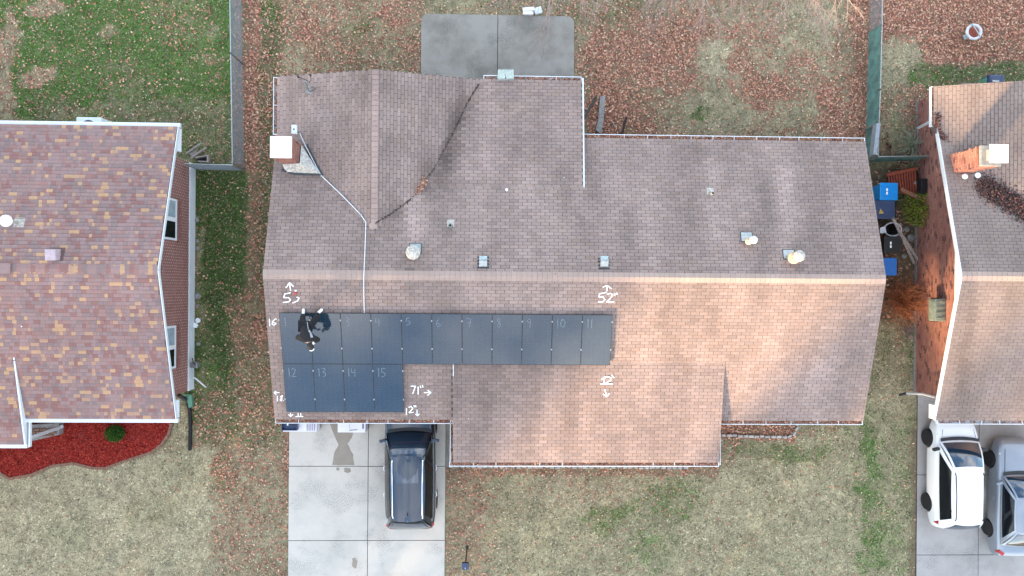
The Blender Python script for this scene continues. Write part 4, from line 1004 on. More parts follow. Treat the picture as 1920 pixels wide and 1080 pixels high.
chalk_px([[(762, 765), (762, 777)], [(766, 764), (771, 762), (774, 766), (767, 774), (775, 773)], [(776, 760), (777, 763)], [(779, 760), (780, 763)]]); chalk_px([[(782, 768), (782, 779)], [(779, 776), (783, 780), (786, 776)]], .028)
rc = WR(554, 550); RCn_ = empty('chalk_reel', rc, 'small red and white chalk reel lying beside the number 53 on the roof', 'chalk reel')
MB().lathe(rc + Vector((0, 0, .0)), [(.05, .0), (.055, .04), (.03, .06), (.001, .062)], 12).build('reel', M['redcan'], RCn_); MB().box(rc + Vector((.02, .09, .04)), (.06, .05, .04)).build('handle', M['chalk'], RCn_); MB().tube([rc + Vector((.03, .1, .04)), rc + Vector((.11, .1, .02))], .008, 6).build('crank', M['galv'], RCn_)

# ================================================================== PERSON
def skin_obj(name, verts, edges, radii, m, parent, sub=2, root=0):
    me = bpy.data.meshes.new(name); me.from_pydata([tuple(v) for v in verts], edges, [])
    o = bpy.data.objects.new(name + '_tmp', me); COL.objects.link(o)
    o.modifiers.new('s', 'SKIN'); sd = o.modifiers.new('b', 'SUBSURF'); sd.levels = sub
    for i, r in enumerate(radii):
        rr = r if isinstance(r, tuple) else (r, r)
        me.skin_vertices[0].data[i].radius = rr
    me.skin_vertices[0].data[root].use_root = True
    dg = bpy.context.evaluated_depsgraph_get(); ev = o.evaluated_get(dg); nm = bpy.data.meshes.new_from_object(ev)
    bpy.data.objects.remove(o); nm.name = name; nm.materials.clear(); nm.materials.append(m)
    nm.polygons.foreach_set('use_smooth', [True] * len(nm.polygons))
    return link(name, nm, parent)
zb = WR(580, 620, PZ).z
def PP(px, py, h): return W(px, py, zb + h)
feetL = WR(569, 588, .10); feetR = WR(597, 584, .09)
J = dict(pel=PP(574, 611, .78), sp=PP(574, 621, .90), ch=PP(576, 632, .98), nk=PP(579, 641, 1.0), hd=PP(581.5, 648, .97),
         hL=PP(568.5, 611, .76), kL=PP(567, 598, .44), aL=feetL + Vector((0, -.03, .04)), tL=feetL + Vector((0, .12, .0)),
         hR=PP(581, 612, .76), kR=PP(592, 599, .48), aR=feetR + Vector((0, -.05, .05)), tR=feetR + Vector((.10, .05, .0)),
         sL=PP(567, 632, .95), eL=PP(556, 632, .72), wL=PP(574, 641, .58), sR=PP(586, 634, .95), eR=PP(598, 637, .70), wR=PP(588.5, 641.5, .60))
per = empty('person', (J['pel'].x, J['pel'].y, WR(578, 600, 0).z), 'person in dark clothes and white shoes bending over the solar panels, holding a phone', 'person')
keys = ['pel', 'sp', 'ch', 'nk', 'hd', 'hL', 'kL', 'aL', 'tL', 'hR', 'kR', 'aR', 'tR', 'sL', 'eL', 'wL', 'sR', 'eR', 'wR']
idx = {k: i for i, k in enumerate(keys)}
vs = [J[k] for k in keys]
es = [('pel', 'sp'), ('sp', 'ch'), ('ch', 'nk'), ('nk', 'hd'), ('pel', 'hL'), ('hL', 'kL'), ('kL', 'aL'), ('aL', 'tL'), ('pel', 'hR'), ('hR', 'kR'), ('kR', 'aR'), ('aR', 'tR'), ('ch', 'sL'), ('sL', 'eL'), ('eL', 'wL'), ('ch', 'sR'), ('sR', 'eR'), ('eR', 'wR')]
rad = dict(pel=.12, sp=.115, ch=.13, nk=.05, hd=.085, hL=.085, kL=.055, aL=.038, tL=.03, hR=.085, kR=.055, aR=.038, tR=.03, sL=.055, eL=.038, wL=.026, sR=.055, eR=.038, wR=.026)
V_ = list(vs); E_ = [(idx[a], idx[b]) for a, b in es]; R_ = [rad[k] for k in keys]
# hands: palm and five fingers each, closing on the phone
phone = (J['wL'] + J['wR']) / 2 + Vector((.06, -.05, -.02)); phone = PP(588, 642.5, .60)
for wk, sgn in (('wL', 1), ('wR', -1)):
    w0 = J[wk]; d = (phone - w0); d = d.normalized() if d.length > .01 else Vector((0, -1, 0)); side = d.cross(Vector((0, 0, 1))).normalized()
    pi = len(V_); V_.append(w0 + d * .05); R_.append((.034, .016)); E_.append((idx[wk], pi))
    for f, (off, ln) in enumerate(((-.03, .060), (-.010, .070), (.010, .066), (.028, .052))):
        k = len(V_); V_ += [w0 + d * .085 + side * off, w0 + d * (.085 + ln * .55) + side * off * 1.1 + Vector((0, 0, .006)), w0 + d * (.085 + ln) + side * off * 1.1 + Vector((0, 0, -.018))]; R_ += [.009, .0085, .0075]; E_ += [(pi, k), (k, k + 1), (k + 1, k + 2)]
    k = len(V_); V_ += [w0 + d * .05 + side * .045 * sgn, w0 + d * .09 + side * .055 * sgn + Vector((0, 0, .01))]; R_ += [.011, .009]; E_ += [(pi, k), (k, k + 1)]
skin_obj('body', V_, E_, R_, M['skin'], per)
def sub(ks, rr, nm, m, ext=0):
    ii = {k: i for i, k in enumerate(ks)}
    return skin_obj(nm, [J[k] for k in ks], [(ii[a], ii[b]) for a, b in es if a in ii and b in ii], rr, m, per)
sub(['pel', 'hL', 'kL', 'aL', 'hR', 'kR', 'aR'], [.185, .140, .105, .08, .140, .108, .08], 'trousers', M['cloth'])
J['wL2'] = J['eL'].lerp(J['wL'], .97); J['wR2'] = J['eR'].lerp(J['wR'], .93); es += [('eL', 'wL2'), ('eR', 'wR2')]
sub(['pel', 'sp', 'ch', 'nk', 'sL', 'eL', 'wL2', 'sR', 'eR', 'wR2'], [.19, .185, .20, .085, .115, .082, .055, .115, .082, .055], 'jacket', M['jacket'])
for nm, (a, t) in (('shoe', ('aL', 'tL')), ('shoe', ('aR', 'tR'))):
    A_, T_ = J[a], J[t]; dd = (T_ - A_); dd.z = 0; dd = dd.normalized() if dd.length > .01 else Vector((0, 1, 0)); base = Vector((A_.x, A_.y, 0))
    zr = lambda v: roof_z(v.x, v.y) + .0
    q = [A_ - dd * .06 + Vector((0, 0, -.01)), A_ + dd * .04 + Vector((0, 0, -.015)), A_ + dd * .13 + Vector((0, 0, -.03)), A_ + dd * .20 + Vector((0, 0, -.035))]
    skin_obj('shoe', q, [(0, 1), (1, 2), (2, 3)], [(.048, .05), (.05, .05), (.055, .036), (.045, .03)], M['chalk'], per)
H = J['hd']; hdir = (J['hd'] - J['nk']).normalized()
def ellip(c, r, m, name, parent, rot=None, cut=None, n=14):
    mb = MB(); V = []; rows = 9
    for i in range(rows + 1):
        th = math.pi * i / rows
        for k in range(n):
            v = Vector((math.sin(th) * math.cos(2 * math.pi * k / n) * r[0], math.sin(th) * math.sin(2 * math.pi * k / n) * r[1], math.cos(th) * r[2]))
            V.append(c + (rot @ v if rot else v))
    Fc = [(i * n + k, i * n + (k + 1) % n, (i + 1) * n + (k + 1) % n, (i + 1) * n + k) for i in range(cut[0] if cut else 0, cut[1] if cut else rows) for k in range(n)]
    mb.mesh(V, Fc); return mb.build(name, m, parent, smooth=True)
rh = hdir.to_track_quat('Y', 'Z').to_matrix()
ellip(H + Vector((0, 0, .012)), (.098, .125, .108), M['hair'], 'hair', per, rh)
ellip(H + hdir * .055 + Vector((0, 0, .0)), (.104, .108, .10), M['hair'], 'cap', per, rh)
brim = MB(); c = H + hdir * .13 + Vector((0, 0, -.02)); sd_ = hdir.cross(Vector((0, 0, 1))).normalized()
pts = [c + sd_ * math.cos(t) * .085 + hdir * math.sin(t) * .065 for t in [math.pi * k / 8 for k in range(9)]]
brim.mesh([p + Vector((0, 0, .012)) for p in pts] + [p - Vector((0, 0, .004)) for p in pts], [tuple(range(9)), tuple(range(9, 18))[::-1]] + [(k, (k + 1) % 9, 9 + (k + 1) % 9, 9 + k) for k in range(9)]); brim.build('cap_brim', M['chalk'], per)
st_ = MB(); st_.bar(PP(576, 604, .95), PP(578, 618, 1.03), .022, .012); st_.bar(PP(579, 619, 1.06), PP(584, 627, 1.1), .05, .02).bar(PP(583, 626, 1.08), PP(585, 633, 1.1), .07, .02); st_.build('harness_strap', M['silverstrap'], per)
ph = MB(); ph.box(PP(588, 643, .63), (.075, .15, .012), Matrix.Rotation(-.9, 3, 'Z')); pho = ph.build('phone', M['chalk']); tag(pho, 'pale phone held in the hands of the bending person', 'phone')

# ================================================================== LEFT HOUSE
lh = empty('house', (-16, 0, 0), 'left house with blended maroon, lilac and tan shingles and a red mulch bed', 'house')
LXR = (W(293, 507, Z_R).x + W(334, 236, Z_E).x + W(331, 788, Z_E).x) / 3
LXL = -26.0
LRY = W(200, 505, Z_R).y; LFY = W(200, 785, Z_E).y; LBY = W(200, 236, Z_E).y
LSL = (Z_R - Z_E) / (LRY - LFY); LSB = (Z_R - Z_E) / (LBY - LRY)
LEX = W(36, 740, 3.1).x; LEY1 = W(20, 833, Z_E).y; LEY0 = W(20, 668, 3.4).y; LZ0 = Z_R - LSL * (LRY - LEY0) + .01; LSE = (LZ0 - Z_E) / (LEY0 - LEY1)
def lz(x, y):
    z = 0
    if x <= LXR:
        if LFY <= y <= LRY: z = Z_R - LSL * (LRY - y)
        elif LRY < y <= LBY: z = Z_R - LSB * (y - LRY)
        if x <= LEX and LEY1 <= y <= LEY0: z = max(z, Z_E + LSE * (y - LEY1))
    return z
d = MB(); slab(d, [(LXL, LFY, Z_E), (LXR, LFY, Z_E), (LXR, LRY, Z_R), (LXL, LRY, Z_R)]); slab(d, [(LXL, LRY, Z_R), (LXR, LRY, Z_R), (LXR, LBY, Z_E), (LXL, LBY, Z_E)]); slab(d, [(LXL, LEY1, Z_E), (LEX, LEY1, Z_E), (LEX, LEY0, LZ0), (LXL, LEY0, LZ0)])
d.build('roof', M['deck_red'], lh)
tabs = []
XS = -20.6
shingle_plane(tabs, Vector((XS, LFY, Z_E)), a1, uvec(LRY - LFY, Z_R - Z_E), LXR - XS - .02, math.hypot(LRY - LFY, Z_R - Z_E) - .05, lambda c: not (c.x < LEX and c.y < LEY0), varied=True, expo=.132)
shingle_plane(tabs, Vector((XS, LBY, Z_E)), a1, uvec(LRY - LBY, Z_R - Z_E), LXR - XS - .02, math.hypot(LBY - LRY, Z_R - Z_E) - .05, lambda c: True, varied=True, expo=.132)
shingle_plane(tabs, Vector((XS, LEY1, Z_E)), a1, uvec(LEY0 - LEY1, LZ0 - Z_E), LEX - XS, math.hypot(LEY0 - LEY1, LZ0 - Z_E), lambda c: True, varied=True, expo=.132)
emit_shingles(tabs, lh, M['shingle_multi'], .3, .132, None, butt=.02)
ridge_caps(lh, (-20.6, LRY, Z_R), (LXR, LRY, Z_R), LSL, M['shingle_multi'], step=.15, half=.17, w=.15)
gutter(lh, (LEX + .0, LFY, Z_E - .02), (LXR + .06, LFY, Z_E - .02), (0, -1, 0), closed=True, trough=.14)
gutter(lh, (LXL, LBY, Z_E - .02), (LXR + .06, LBY, Z_E - .02), (0, 1, 0), closed=True, trough=.14)
gutter(lh, (LXL, LEY1, Z_E - .02), (LEX + .08, LEY1, Z_E - .02), (0, -1, 0), closed=True, trough=.14)
MB().mesh([(LEX + .003, LEY0, LZ0), (LEX + .06, LEY0, LZ0), (LEX + .06, LEY1, Z_E), (LEX + .003, LEY1, Z_E), (LEX + .003, LEY0, LZ0 - .1), (LEX + .06, LEY0, LZ0 - .1), (LEX + .06, LEY1, Z_E - .3), (LEX + .003, LEY1, Z_E - .3)],
          [(0, 1, 2, 3), (7, 6, 5, 4), (0, 4, 5, 1), (1, 5, 6, 2), (2, 6, 7, 3), (3, 7, 4, 0)]).build('rake_board', M['white'], lh)
MB().bar((LEX + .16, LFY - .1, Z_E - .08), (LEX + .16, LEY1 - .1, Z_E - .08), .05, .1).build('gutter_side', M['white'], lh)
# thin white drip edge on rakes
for (ya, za, yb, zb_) in ((LFY, Z_E, LRY, Z_R), (LRY, Z_R, LBY, Z_E)):
    MB().bar((LXR + .012, ya, za - .05), (LXR + .012, yb, zb_ - .05), .025, .12).build('rake_trim', M['white'], lh)
# gable wall
LWX = wx(364, 500); wy0 = wy(729, 362); wy1 = wy(309, 357)
MB().box(((LWX + LXL) / 2 - .03, (wy0 + wy1) / 2, 1.34), (LWX - LXL - .06, wy1 - wy0 - .06, 2.66)).build('wall', M['mortar_dark'], lh)
MB().box(((LWX + LXL) / 2 + .02, (wy0 + wy1) / 2, .235), (LWX - LXL + .03, wy1 - wy0 + .02, .47)).build('foundation', M['foundation'], lh)
gz = lambda y: Z_R - LSL * abs(y - LRY) - .2
gb = MB(); pts = [(wy0, 2.67), (wy1, 2.67), (wy1, gz(wy1)), (LRY, Z_R - .18), (wy0, gz(wy0))]
gb.mesh([(LWX - .0, y, z) for y, z in pts] + [(LWX - .15, y, z) for y, z in pts], [tuple(range(5)), tuple(range(5, 10))[::-1]] + [(k, (k + 1) % 5, 5 + (k + 1) % 5, 5 + k) for k in range(5)]); gb.build('gable_siding', M['siding'], lh)
V3 = Vector
bricks(lh, [(V3((LWX - .028, wy0, 0)), V3((0, 1, 0)), V3((1, 0, 0)), wy1 - wy0, .48, lambda s: 2.67)], M['brick_maroon'], 300)
md = MB()
r = 0
while .48 + r * .076 < 2.6:
    s = wy0 + .1 - (r % 2) * .105
    while s < wy1 - .03:
        if s > wy0 + .03: md.box((LWX + .000, s + .1, .48 + r * .076 + .030), (.012, .022, .030))
        s += .21
    r += 1
md.build('mortar_joint_dot', M['mortar_dot'], lh, stuff=True)
# eave returns
for (ya, yb) in ((LFY, wy0), (wy1, LBY)):
    s = 1
    pz = [(ya, 2.52), (yb, 2.52), (yb, lz(LXR - .01, min(max(yb, LFY), LBY)) - .14), (ya, lz(LXR - .01, min(max(ya, LFY), LBY)) - .14)]
    mb = MB(); mb.mesh([(LXR - .02, y, z) for y, z in pz] + [(LXR - .7, y, z) for y, z in pz], [(0, 1, 2, 3), (7, 6, 5, 4), (0, 4, 5, 1), (1, 5, 6, 2), (2, 6, 7, 3), (3, 7, 4, 0)]); mb.build('eave_return', M['siding'], lh)
def side_window(hs, X, ya, yb, z0, z1, sgn):
    w = MB().box((X, (ya + yb) / 2, (z0 + z1) / 2), (.07, abs(yb - ya), z1 - z0)).build('window', M['siding'], hs)
    h = abs(yb - ya) / 2
    for k in (0, 1):
        MB().box((X + .04 * sgn, min(ya, yb) + h * (k + .5), (z0 + z1) / 2 + .02), (.012, h - .16, z1 - z0 - .28)).build('pane', M['sideglass'] if k == 0 else M['blind'], w)
    sl_ = MB(); n = int(abs(yb - ya) / .075)
    for k in range(n): sl_.box((X + .05 * sgn, min(ya, yb) + (k + .5) * abs(yb - ya) / n, z0 - .11), (.10, .05, .20))
    sl_.build('window_sill', M['brick_maroon'], w, attrs=True)
side_window(lh, LWX + .01, W(318, 372, 1.9).y, W(318, 450, 1.9).y, 1.55, 2.6, 1)
side_window(lh, LWX + .01, W(318, 611, 1.9).y, W(318, 692, 1.9).y, 1.55, 2.6, 1)
# porch corner of left house
pb0 = W(52, 828, 0); 
MB().prism([W(50, 795, 0), W(121, 790, 0), W(121, 812, 0), W(50, 828, 0)], 0, .32).build('porch_slab', M['stone'], lh)
bc = MB()
for r in range(3):
    for k in range(4): bc.box(W(56 + k * 13 + (r % 2) * 5, 806 + r * 5, .34), (.22, .08, .06), None, random.random())
bc.build('step_brick', M['edging'], lh)
MB().bar(W(50, 822, 2.4), W(116, 800, .35), .12, .12).build('handrail', M['white'], lh); MB().tube([W(114, 800, 0), W(114, 800, .5)], .06, 8).build('rail_post', M['white'], lh)
# vents on left roof
def on(zf, px, py):
    z = 3.6
    for _ in range(8): p = W(px, py, z); z = z * .3 + .7 * (zf(p.x, p.y) or 3)
    return W(px, py, z)
p = on(lz, 34, 417); e = empty('round_vent', p, 'round white capped vent leaning on the left house roof', 'roof vent')
MB().box(p + Vector((.05, 0, .012)), (.34, .34, .02), Matrix.Rotation(-math.atan(LSB), 3, 'X')).build('flashing', M['rustmetal'], e); MB().tube([p + Vector((0, 0, -.05)), p + Vector((-.02, 0, .5))], .06, 12).build('pipe', M['rustmetal'], e)
MB().lathe(p + Vector((-.02, 0, .5)), [(.09, -.02), (.19, 0), (.19, .07), (.12, .11), (.001, .12)], 20).build('cap', M['whitecap'], e, smooth=True)
p = on(lz, 106, 478); e = empty('roof_vent', p, 'boxy lilac painted vent on the left house roof near its ridge', 'roof vent')
M['lilac'] = mat('lilac_metal', A(186, 170, 182), .5); MB().box(p + Vector((0, .02, .012)), (.5, .45, .02), Matrix.Rotation(-math.atan(LSB), 3, 'X')).build('flashing', M['deck_red'], e); MB().box(p + Vector((-.02, 0, .15)), (.34, .36, .3), Matrix.Rotation(.1, 3, 'X')).build('hood', M['lilac'], e, bevel=.02)
p = on(lz, 4, 504); e = MB().box((p.x - .3, LRY, Z_R + .05), (1.2, .34, .06)); o = e.build('ridge_vent', M['shingle_multi'], lh)
p = on(lz, 41, 612); MB().lathe(p, [(.02, 0), (.02, .02), (.001, .022)], 8).build('sealant_patch', M['chalk'], lh)

# ================================================================== RIGHT HOUSE
rh_ = empty('house', (20, 0, 0), 'right hand brick house with brown shingles and a leaf filled roof valley', 'house')
QXL = (W(1806, 518, Z_R).x + W(1755, 790, Z_E).x + W(1755, 235, Z_E).x) / 3; QXR = 30.0
QRY = W(1860, 518, Z_R).y; QFY = W(1840, 788, Z_E).y; QBY = W(1780, 240, Z_E).y
QS = (Z_R - Z_E) / (QRY - QFY); QB = (Z_R - Z_E) / (QBY - QRY)
QWX = W(1751, 190, Z_E).x; QWY = W(1760, 162, Z_E).y; QWR = QWX + 4.3; ZQW = Z_E + .30 * 4.3
def qz(x, y):
    z = 0
    if x >= QXL:
        if QFY <= y <= QRY: z = Z_R - QS * (QRY - y)
        elif QRY < y <= QBY: z = Z_R - QB * (y - QRY)
    if x >= QWX and QRY < y <= QWY and x < QWR and (x > QXL or y > QBY): z = max(z, Z_E + .30 * (x - QWX))
    return z
d = MB(); slab(d, [(QXL, QFY, Z_E), (QXR, QFY, Z_E), (QXR, QRY, Z_R), (QXL, QRY, Z_R)]); slab(d, [(QXL, QRY, Z_R), (QXR, QRY, Z_R), (QXR, QBY, Z_E), (QXL, QBY, Z_E)])
slab(d, [(QWX, QBY + .01, Z_E), (QWX, QWY, Z_E), (QWR, QWY, ZQW), (QWR, QRY + .05, ZQW), (QXL + .02, QBY - .3, Z_E + .02)]); slab(d, [(QWR, QRY + .05, ZQW), (QWR, QWY, ZQW), (QWR + 4.3, QWY, Z_E), (QWR + 4.3, QBY - .3, Z_E)])
d.build('roof', M['deck'], rh_)
tabs = []; XE = 21.2
shingle_plane(tabs, Vector((QXL, QFY, Z_E)), a1, uvec(QRY - QFY, Z_R - Z_E), XE - QXL, math.hypot(QRY - QFY, Z_R - Z_E) - .05, lambda c: True)
shingle_plane(tabs, Vector((QXL, QBY, Z_E)), a1, uvec(QRY - QBY, Z_R - Z_E), XE - QXL, math.hypot(QBY - QRY, Z_R - Z_E) - .05, lambda c: qz(c.x, c.y) < c.z + .03)
shingle_plane(tabs, Vector((QWX, QRY, Z_E)), ay, Vector((1, 0, .30)).normalized(), QWY - QRY, math.hypot(4.3, ZQW - Z_E) - .05, lambda c: 0 < qz(c.x, c.y) < c.z + .03 and c.x < XE)
def tone_q(P):
    px, py = proj_np(P[:, 0], P[:, 1], P[:, 2]); t = (fbm(P[:, 0] * 1.3, P[:, 1] * .4, 61) - .5) * .3
    for (a_, b_, rx, ry, w) in ((1822, 590, 10, 60, -.22), (1805, 690, 12, 80, -.26), (1800, 300, 26, 14, -.34), (1830, 280, 18, 10, -.3), (1840, 640, 10, 100, .04)):
        t += w * np.exp(-((px - a_) / rx) ** 2 - ((py - b_) / ry) ** 2)
    return np.clip(t, -.6, .5)
emit_shingles(tabs, rh_, M['shingle_east'], .30, .118, tone_q)
ridge_caps(rh_, (QXL, QRY, Z_R), (XE, QRY, Z_R), QS, M['cap'])
gutter(rh_, (QXL + .1, QFY, Z_E - .02), (QXR, QFY, Z_E - .02), (0, -1, 0), leafy=.25)
gutter(rh_, (QWX, QWY, Z_E - .02), (QWX, QBY + .05, Z_E - .02), (-1, 0, 0), leafy=.8, trough=.06)
for (ya, za, yb, zb_) in ((QFY, Z_E, QRY, Z_R), (QRY, Z_R, QBY, Z_E)):
    MB().bar((QXL - .012, ya, za - .06), (QXL - .012, yb, zb_ - .06), .04, .14).build('rake_trim', M['white'], rh_)
QWALL = W(1714, 650, 0).x; qy0 = wy(738, 1714); qy1 = wy(192, 1740); qym = qy1
MB().box(((QWALL + QXR) / 2, (qy0 + qy1) / 2, 1.34), (QXR - QWALL - .06, qy1 - qy0 - .06, 2.66)).build('wall', M['mortar'], rh_)
MB().box((QWALL + .34, (qy0 + qy1) / 2, .06), (.72, qy1 - qy0 + .02, .12)).build('foundation', M['stone'], rh_)
gzq = lambda y: Z_R - QS * abs(y - QRY) - .2
ybk = min(qy1, QRY + (QRY - qy0)); pts = [(qy0, 2.36), (ybk, 2.36), (ybk, max(2.70, gzq(ybk))), (QRY, Z_R - .18), (qy0, gzq(qy0))]
mb = MB(); mb.mesh([(QWALL - .0, y, z) for y, z in pts] + [(QWALL + .15, y, z) for y, z in pts], [tuple(range(5)), tuple(range(5, 10))[::-1]] + [(k, (k + 1) % 5, 5 + (k + 1) % 5, 5 + k) for k in range(5)]); mb.build('gable_siding', M['siding'], rh_)
bricks(rh_, [(V3((QWALL + .028, qy1, 0)), V3((0, -1, 0)), V3((-1, 0, 0)), qy1 - qy0, .13, lambda s: 2.36)], M['brick'], 300)
pz = [(QFY, 2.45), (qy0, 2.45), (qy0, qz(QXL + .01, qy0) - .14), (QFY, Z_E - .14)]
mb = MB(); mb.mesh([(QXL + .02, y, z) for y, z in pz] + [(QXL + .8, y, z) for y, z in pz], [(0, 1, 2, 3), (7, 6, 5, 4), (0, 4, 5, 1), (1, 5, 6, 2), (2, 6, 7, 3), (3, 7, 4, 0)]); mb.build('eave_return', M['siding'], rh_)
MB().tube([W(1750, 225, 2.6), W(1722, 240, .5)], .05, 8).build('downspout', M['white'], rh_)
MB().tube([W(1757, 746, 2.5), W(1730, 739, 1.5), W(1700, 737, .25)], .045, 8).build('downspout', M['white'], rh_); MB().tube([W(1700, 737, .25), W(1686, 741, .08)], .055, 8).build('spout_end', M['dark'], rh_)
# valley full of leaves
vz = lambda x, y: qz(x, y)
DL = [A(92, 78, 78), A(120, 92, 86), A(70, 62, 66), A(150, 104, 92), A(60, 56, 62)]
lp = pile(None, [on(vz, 1843, 345), on(vz, 1862, 362), on(vz, 1890, 375), on(vz, 1925, 398), on(vz, 1960, 420)], 5200, .20, 'leaf_drift', DL + DL + [A(170, 120, 104)], zfn=qz, size=(.022, .045), heap=.12); tag(lp, 'long heap of dark leaves and twigs in the valley of the right hand roof', 'leaves')
pile(rh_, [on(vz, 1756, 215), on(vz, 1758, 240), on(vz, 1772, 262)], 360, .07, 'valley_debris', DL + [A(170, 110, 90)], zfn=qz)
# chimney
zc2 = 5.0; RCH, rcx, rcy = chimney('tall brick chimney with a rounded white cap on the right hand house', (1873, 288), zc2, 4.55, 2.3, (.62, .60), (.60, .60), True, qz, 300, top_off=(.0, .0))
ff = MB()
for (a_, b_) in ((1808, 331), (1832, 329)):
    p = on(qz, a_, b_); ff.lathe(p, [(.10, 0), (.10, .05), (.06, .09), (.001, .1)], 14)
ff.build('flashing_cap', M['whitecap'], RCH, smooth=True)
# wall mounted air conditioner with a cover
acx = QWALL - .2; ay0 = W(1768, 560, 1.7).y; ay1 = W(1768, 602, 1.7).y
ac = empty('window_air_conditioner', (acx, (ay0 + ay1) / 2, 1.5), 'grey green covered air conditioner on the brick wall of the right house', 'air conditioner')
M['accover'] = mat('grey_green_cover', A(128, 146, 142), .5, noise=.25, nscale=7, bump=.6, bscale=9)
MB().box((acx, (ay0 + ay1) / 2, 1.7), (.42, abs(ay1 - ay0), .42)).build('cover', M['accover'], ac, bevel=.05)
for k in range(4): MB().bar((acx - .2, ay1 + .1 + k * .2, 1.925), (acx + .15, ay1 + .14 + k * .2, 1.925), .015, .02).build('fold', M['galv'], ac)
MB().box((acx + .06, (ay0 + ay1) / 2, 1.47), (.30, abs(ay1 - ay0) + .06, .04)).build('bracket', M['dark'], ac)

# ================================================================== FENCES
def chain_fence(px_top, px_base, h, n_, label, name='chain_link_fence', fabric=None, posts=2.4, pitch=.075):
    """px_top unused; run along ground points"""
    pts = [W(a, b, 0) for a, b in px_base]; e = empty(name, pts[0], label, 'fence')
    wires = MB()
    for a, b in zip(pts[:-1], pts[1:]):
        a = a.copy(); b = b.copy(); L = (b - a).length; d = (b - a).normalized(); k = max(1, int(L / posts)); N = d.cross(Vector((0, 0, 1)))
        for i in range(k + 1):
            q = a + d * L * i / k; MB().tube([q + Vector((0, 0, -.05)), q + Vector((0, 0, h + .04))], .028, 8).build('post', M['galv'], e)
        MB().tube([a + Vector((0, 0, h)), b + Vector((0, 0, h))], .024, 8).build('top_rail', M['galv'], e)
        ww = MB(); s = -h
        while s < L:
            for sg in (1, -1):
                s0, z0, s1, z1 = (s, 0, s + h, h) if sg == 1 else (s, h, s + h, 0)
                lo = max(0, -s0) if s0 < 0 else 0; hi = min(h, L - s0)
                if hi <= lo: continue
                A0 = a + d * (s0 + lo) + Vector((0, 0, (lo if sg == 1 else h - lo) + .02)); B0 = a + d * (s0 + hi) + Vector((0, 0, (hi if sg == 1 else h - hi) + .02))
                off = N * (.004 * sg); t = N * .0
                r_ = .0045; u = Vector((0, 0, r_)); dd = (B0 - A0).normalized(); side = dd.cross(N).normalized() * r_
                ww.poly([A0 + off - side, B0 + off - side, B0 + off + side, A0 + off + side])
                ww.poly([A0 + off - N * r_, B0 + off - N * r_, B0 + off + N * r_, A0 + off + N * r_])
            s += pitch
        ww.build('wire_mesh', M['wire'], e, stuff=True)
    return e
f1 = chain_fence(None, [(452, -60), (455, 120), (458, 316)], 1.2, None, 'silver chain link fence along the left yard with leaves drifted against it')
f2 = chain_fence(None, [(458, 320), (372, 318)], 1.2, None, 'short chain link fence between the left house corner and the long left fence', name='chain_link_fence')
f3 = chain_fence(None, [(1631, -60), (1630, 60)], .88, None, 'bare chain link run at the top of the right yard fence')
def screen_fence(px_base, h, label, posts=2.4):
    pts = [W(a, b, 0) for a, b in px_base]; e = empty('screened_fence', pts[0], label, 'fence')
    for a, b in zip(pts[:-1], pts[1:]):
        L = (b - a).length; d = (b - a).normalized(); k = max(1, int(L / posts)); N = d.cross(Vector((0, 0, 1)))
        for i in range(k + 1):
            q = a + d * L * i / k; MB().tube([q + Vector((0, 0, -.05)), q + Vector((0, 0, h + .04))], .028, 8).build('post', M['galv'], e)
        MB().tube([a + Vector((0, 0, h)), b + Vector((0, 0, h))], .022, 8).build('top_rail', M['galv'], e)
        g = MB(); m_ = max(4, int(L / .12)); V = []
        for i in range(m_ + 1):
            for z in (.02, h * .33, h * .66, h - .01):
                w = .012 * math.sin(i * 1.7 + z * 5) + random.uniform(-.008, .008); V.append(a + d * L * i / m_ + N * (w + .03) + Vector((0, 0, z)))
        V2 = [v + N * .004 for v in V]; n4 = len(V)
        Fc = [(i * 4 + j, i * 4 + j + 1, (i + 1) * 4 + j + 1, (i + 1) * 4 + j) for i in range(m_) for j in range(3)]
        g.mesh(V + V2, Fc + [tuple(n4 + k_ for k_ in f)[::-1] for f in Fc]); g.build('screen_fabric', M['greenmesh'], e)
    return e
screen_fence([(1630, 62), (1627, 180), (1623, 300)], .88, 'long chain link fence covered with teal green screen fabric in the right yard')
screen_fence([(1623, 302), (1728, 300)], .88, 'short green screened fence running from the corner to the right house wall')
gt = empty('gate', W(1632, 285, 0), 'grey wooden gate leaf standing open against the green fence corner', 'gate')
ga = W(1641, 290, 1.1); gb_ = W(1648, 231, 1.1)
MB().bar(Vector((ga.x, ga.y, .95)), Vector((gb_.x, gb_.y, .95)), .15, .28).build('board', M['wire'], gt); MB().tube([Vector((ga.x, ga.y, 0)), Vector((ga.x, ga.y, 1.2))], .04, 8).build('post', M['galv'], gt); MB().tube([Vector((gb_.x, gb_.y, 0)), Vector((gb_.x, gb_.y, 1.1))], .03, 8).build('brace_post', M['galv'], gt)

# ================================================================== CARS
def patch(c, nx=8, ny=6, bulge=0, inset=0, off=0, bx=0):
    """c: four corners (a,b,c,d) a->b bottom; bulge along normal"""
    a, b, c_, d = [Vector(v) for v in c]; cen = (a + b + c_ + d) / 4
    if inset: a, b, c_, d = [v.lerp(cen, 0) for v in (a, b, c_, d)]
    n = (b - a).cross(d - a).normalized(); V = []
    for j in range(ny + 1):
        for i in range(nx + 1):
            s = inset + (1 - 2 * inset) * i / nx; t = inset * 1.3 + (1 - 2.6 * inset) * j / ny
            p = a.lerp(b, s).lerp(d.lerp(c_, s), t)
            V.append(p + n * (bulge * (1 - (2 * s - 1) ** 2) + bx * (1 - (2 * t - 1) ** 2) + off))
    Fc = [(j * (nx + 1) + i, j * (nx + 1) + i + 1, (j + 1) * (nx + 1) + i + 1, (j + 1) * (nx + 1) + i) for j in range(ny) for i in range(nx)]
    return V, Fc
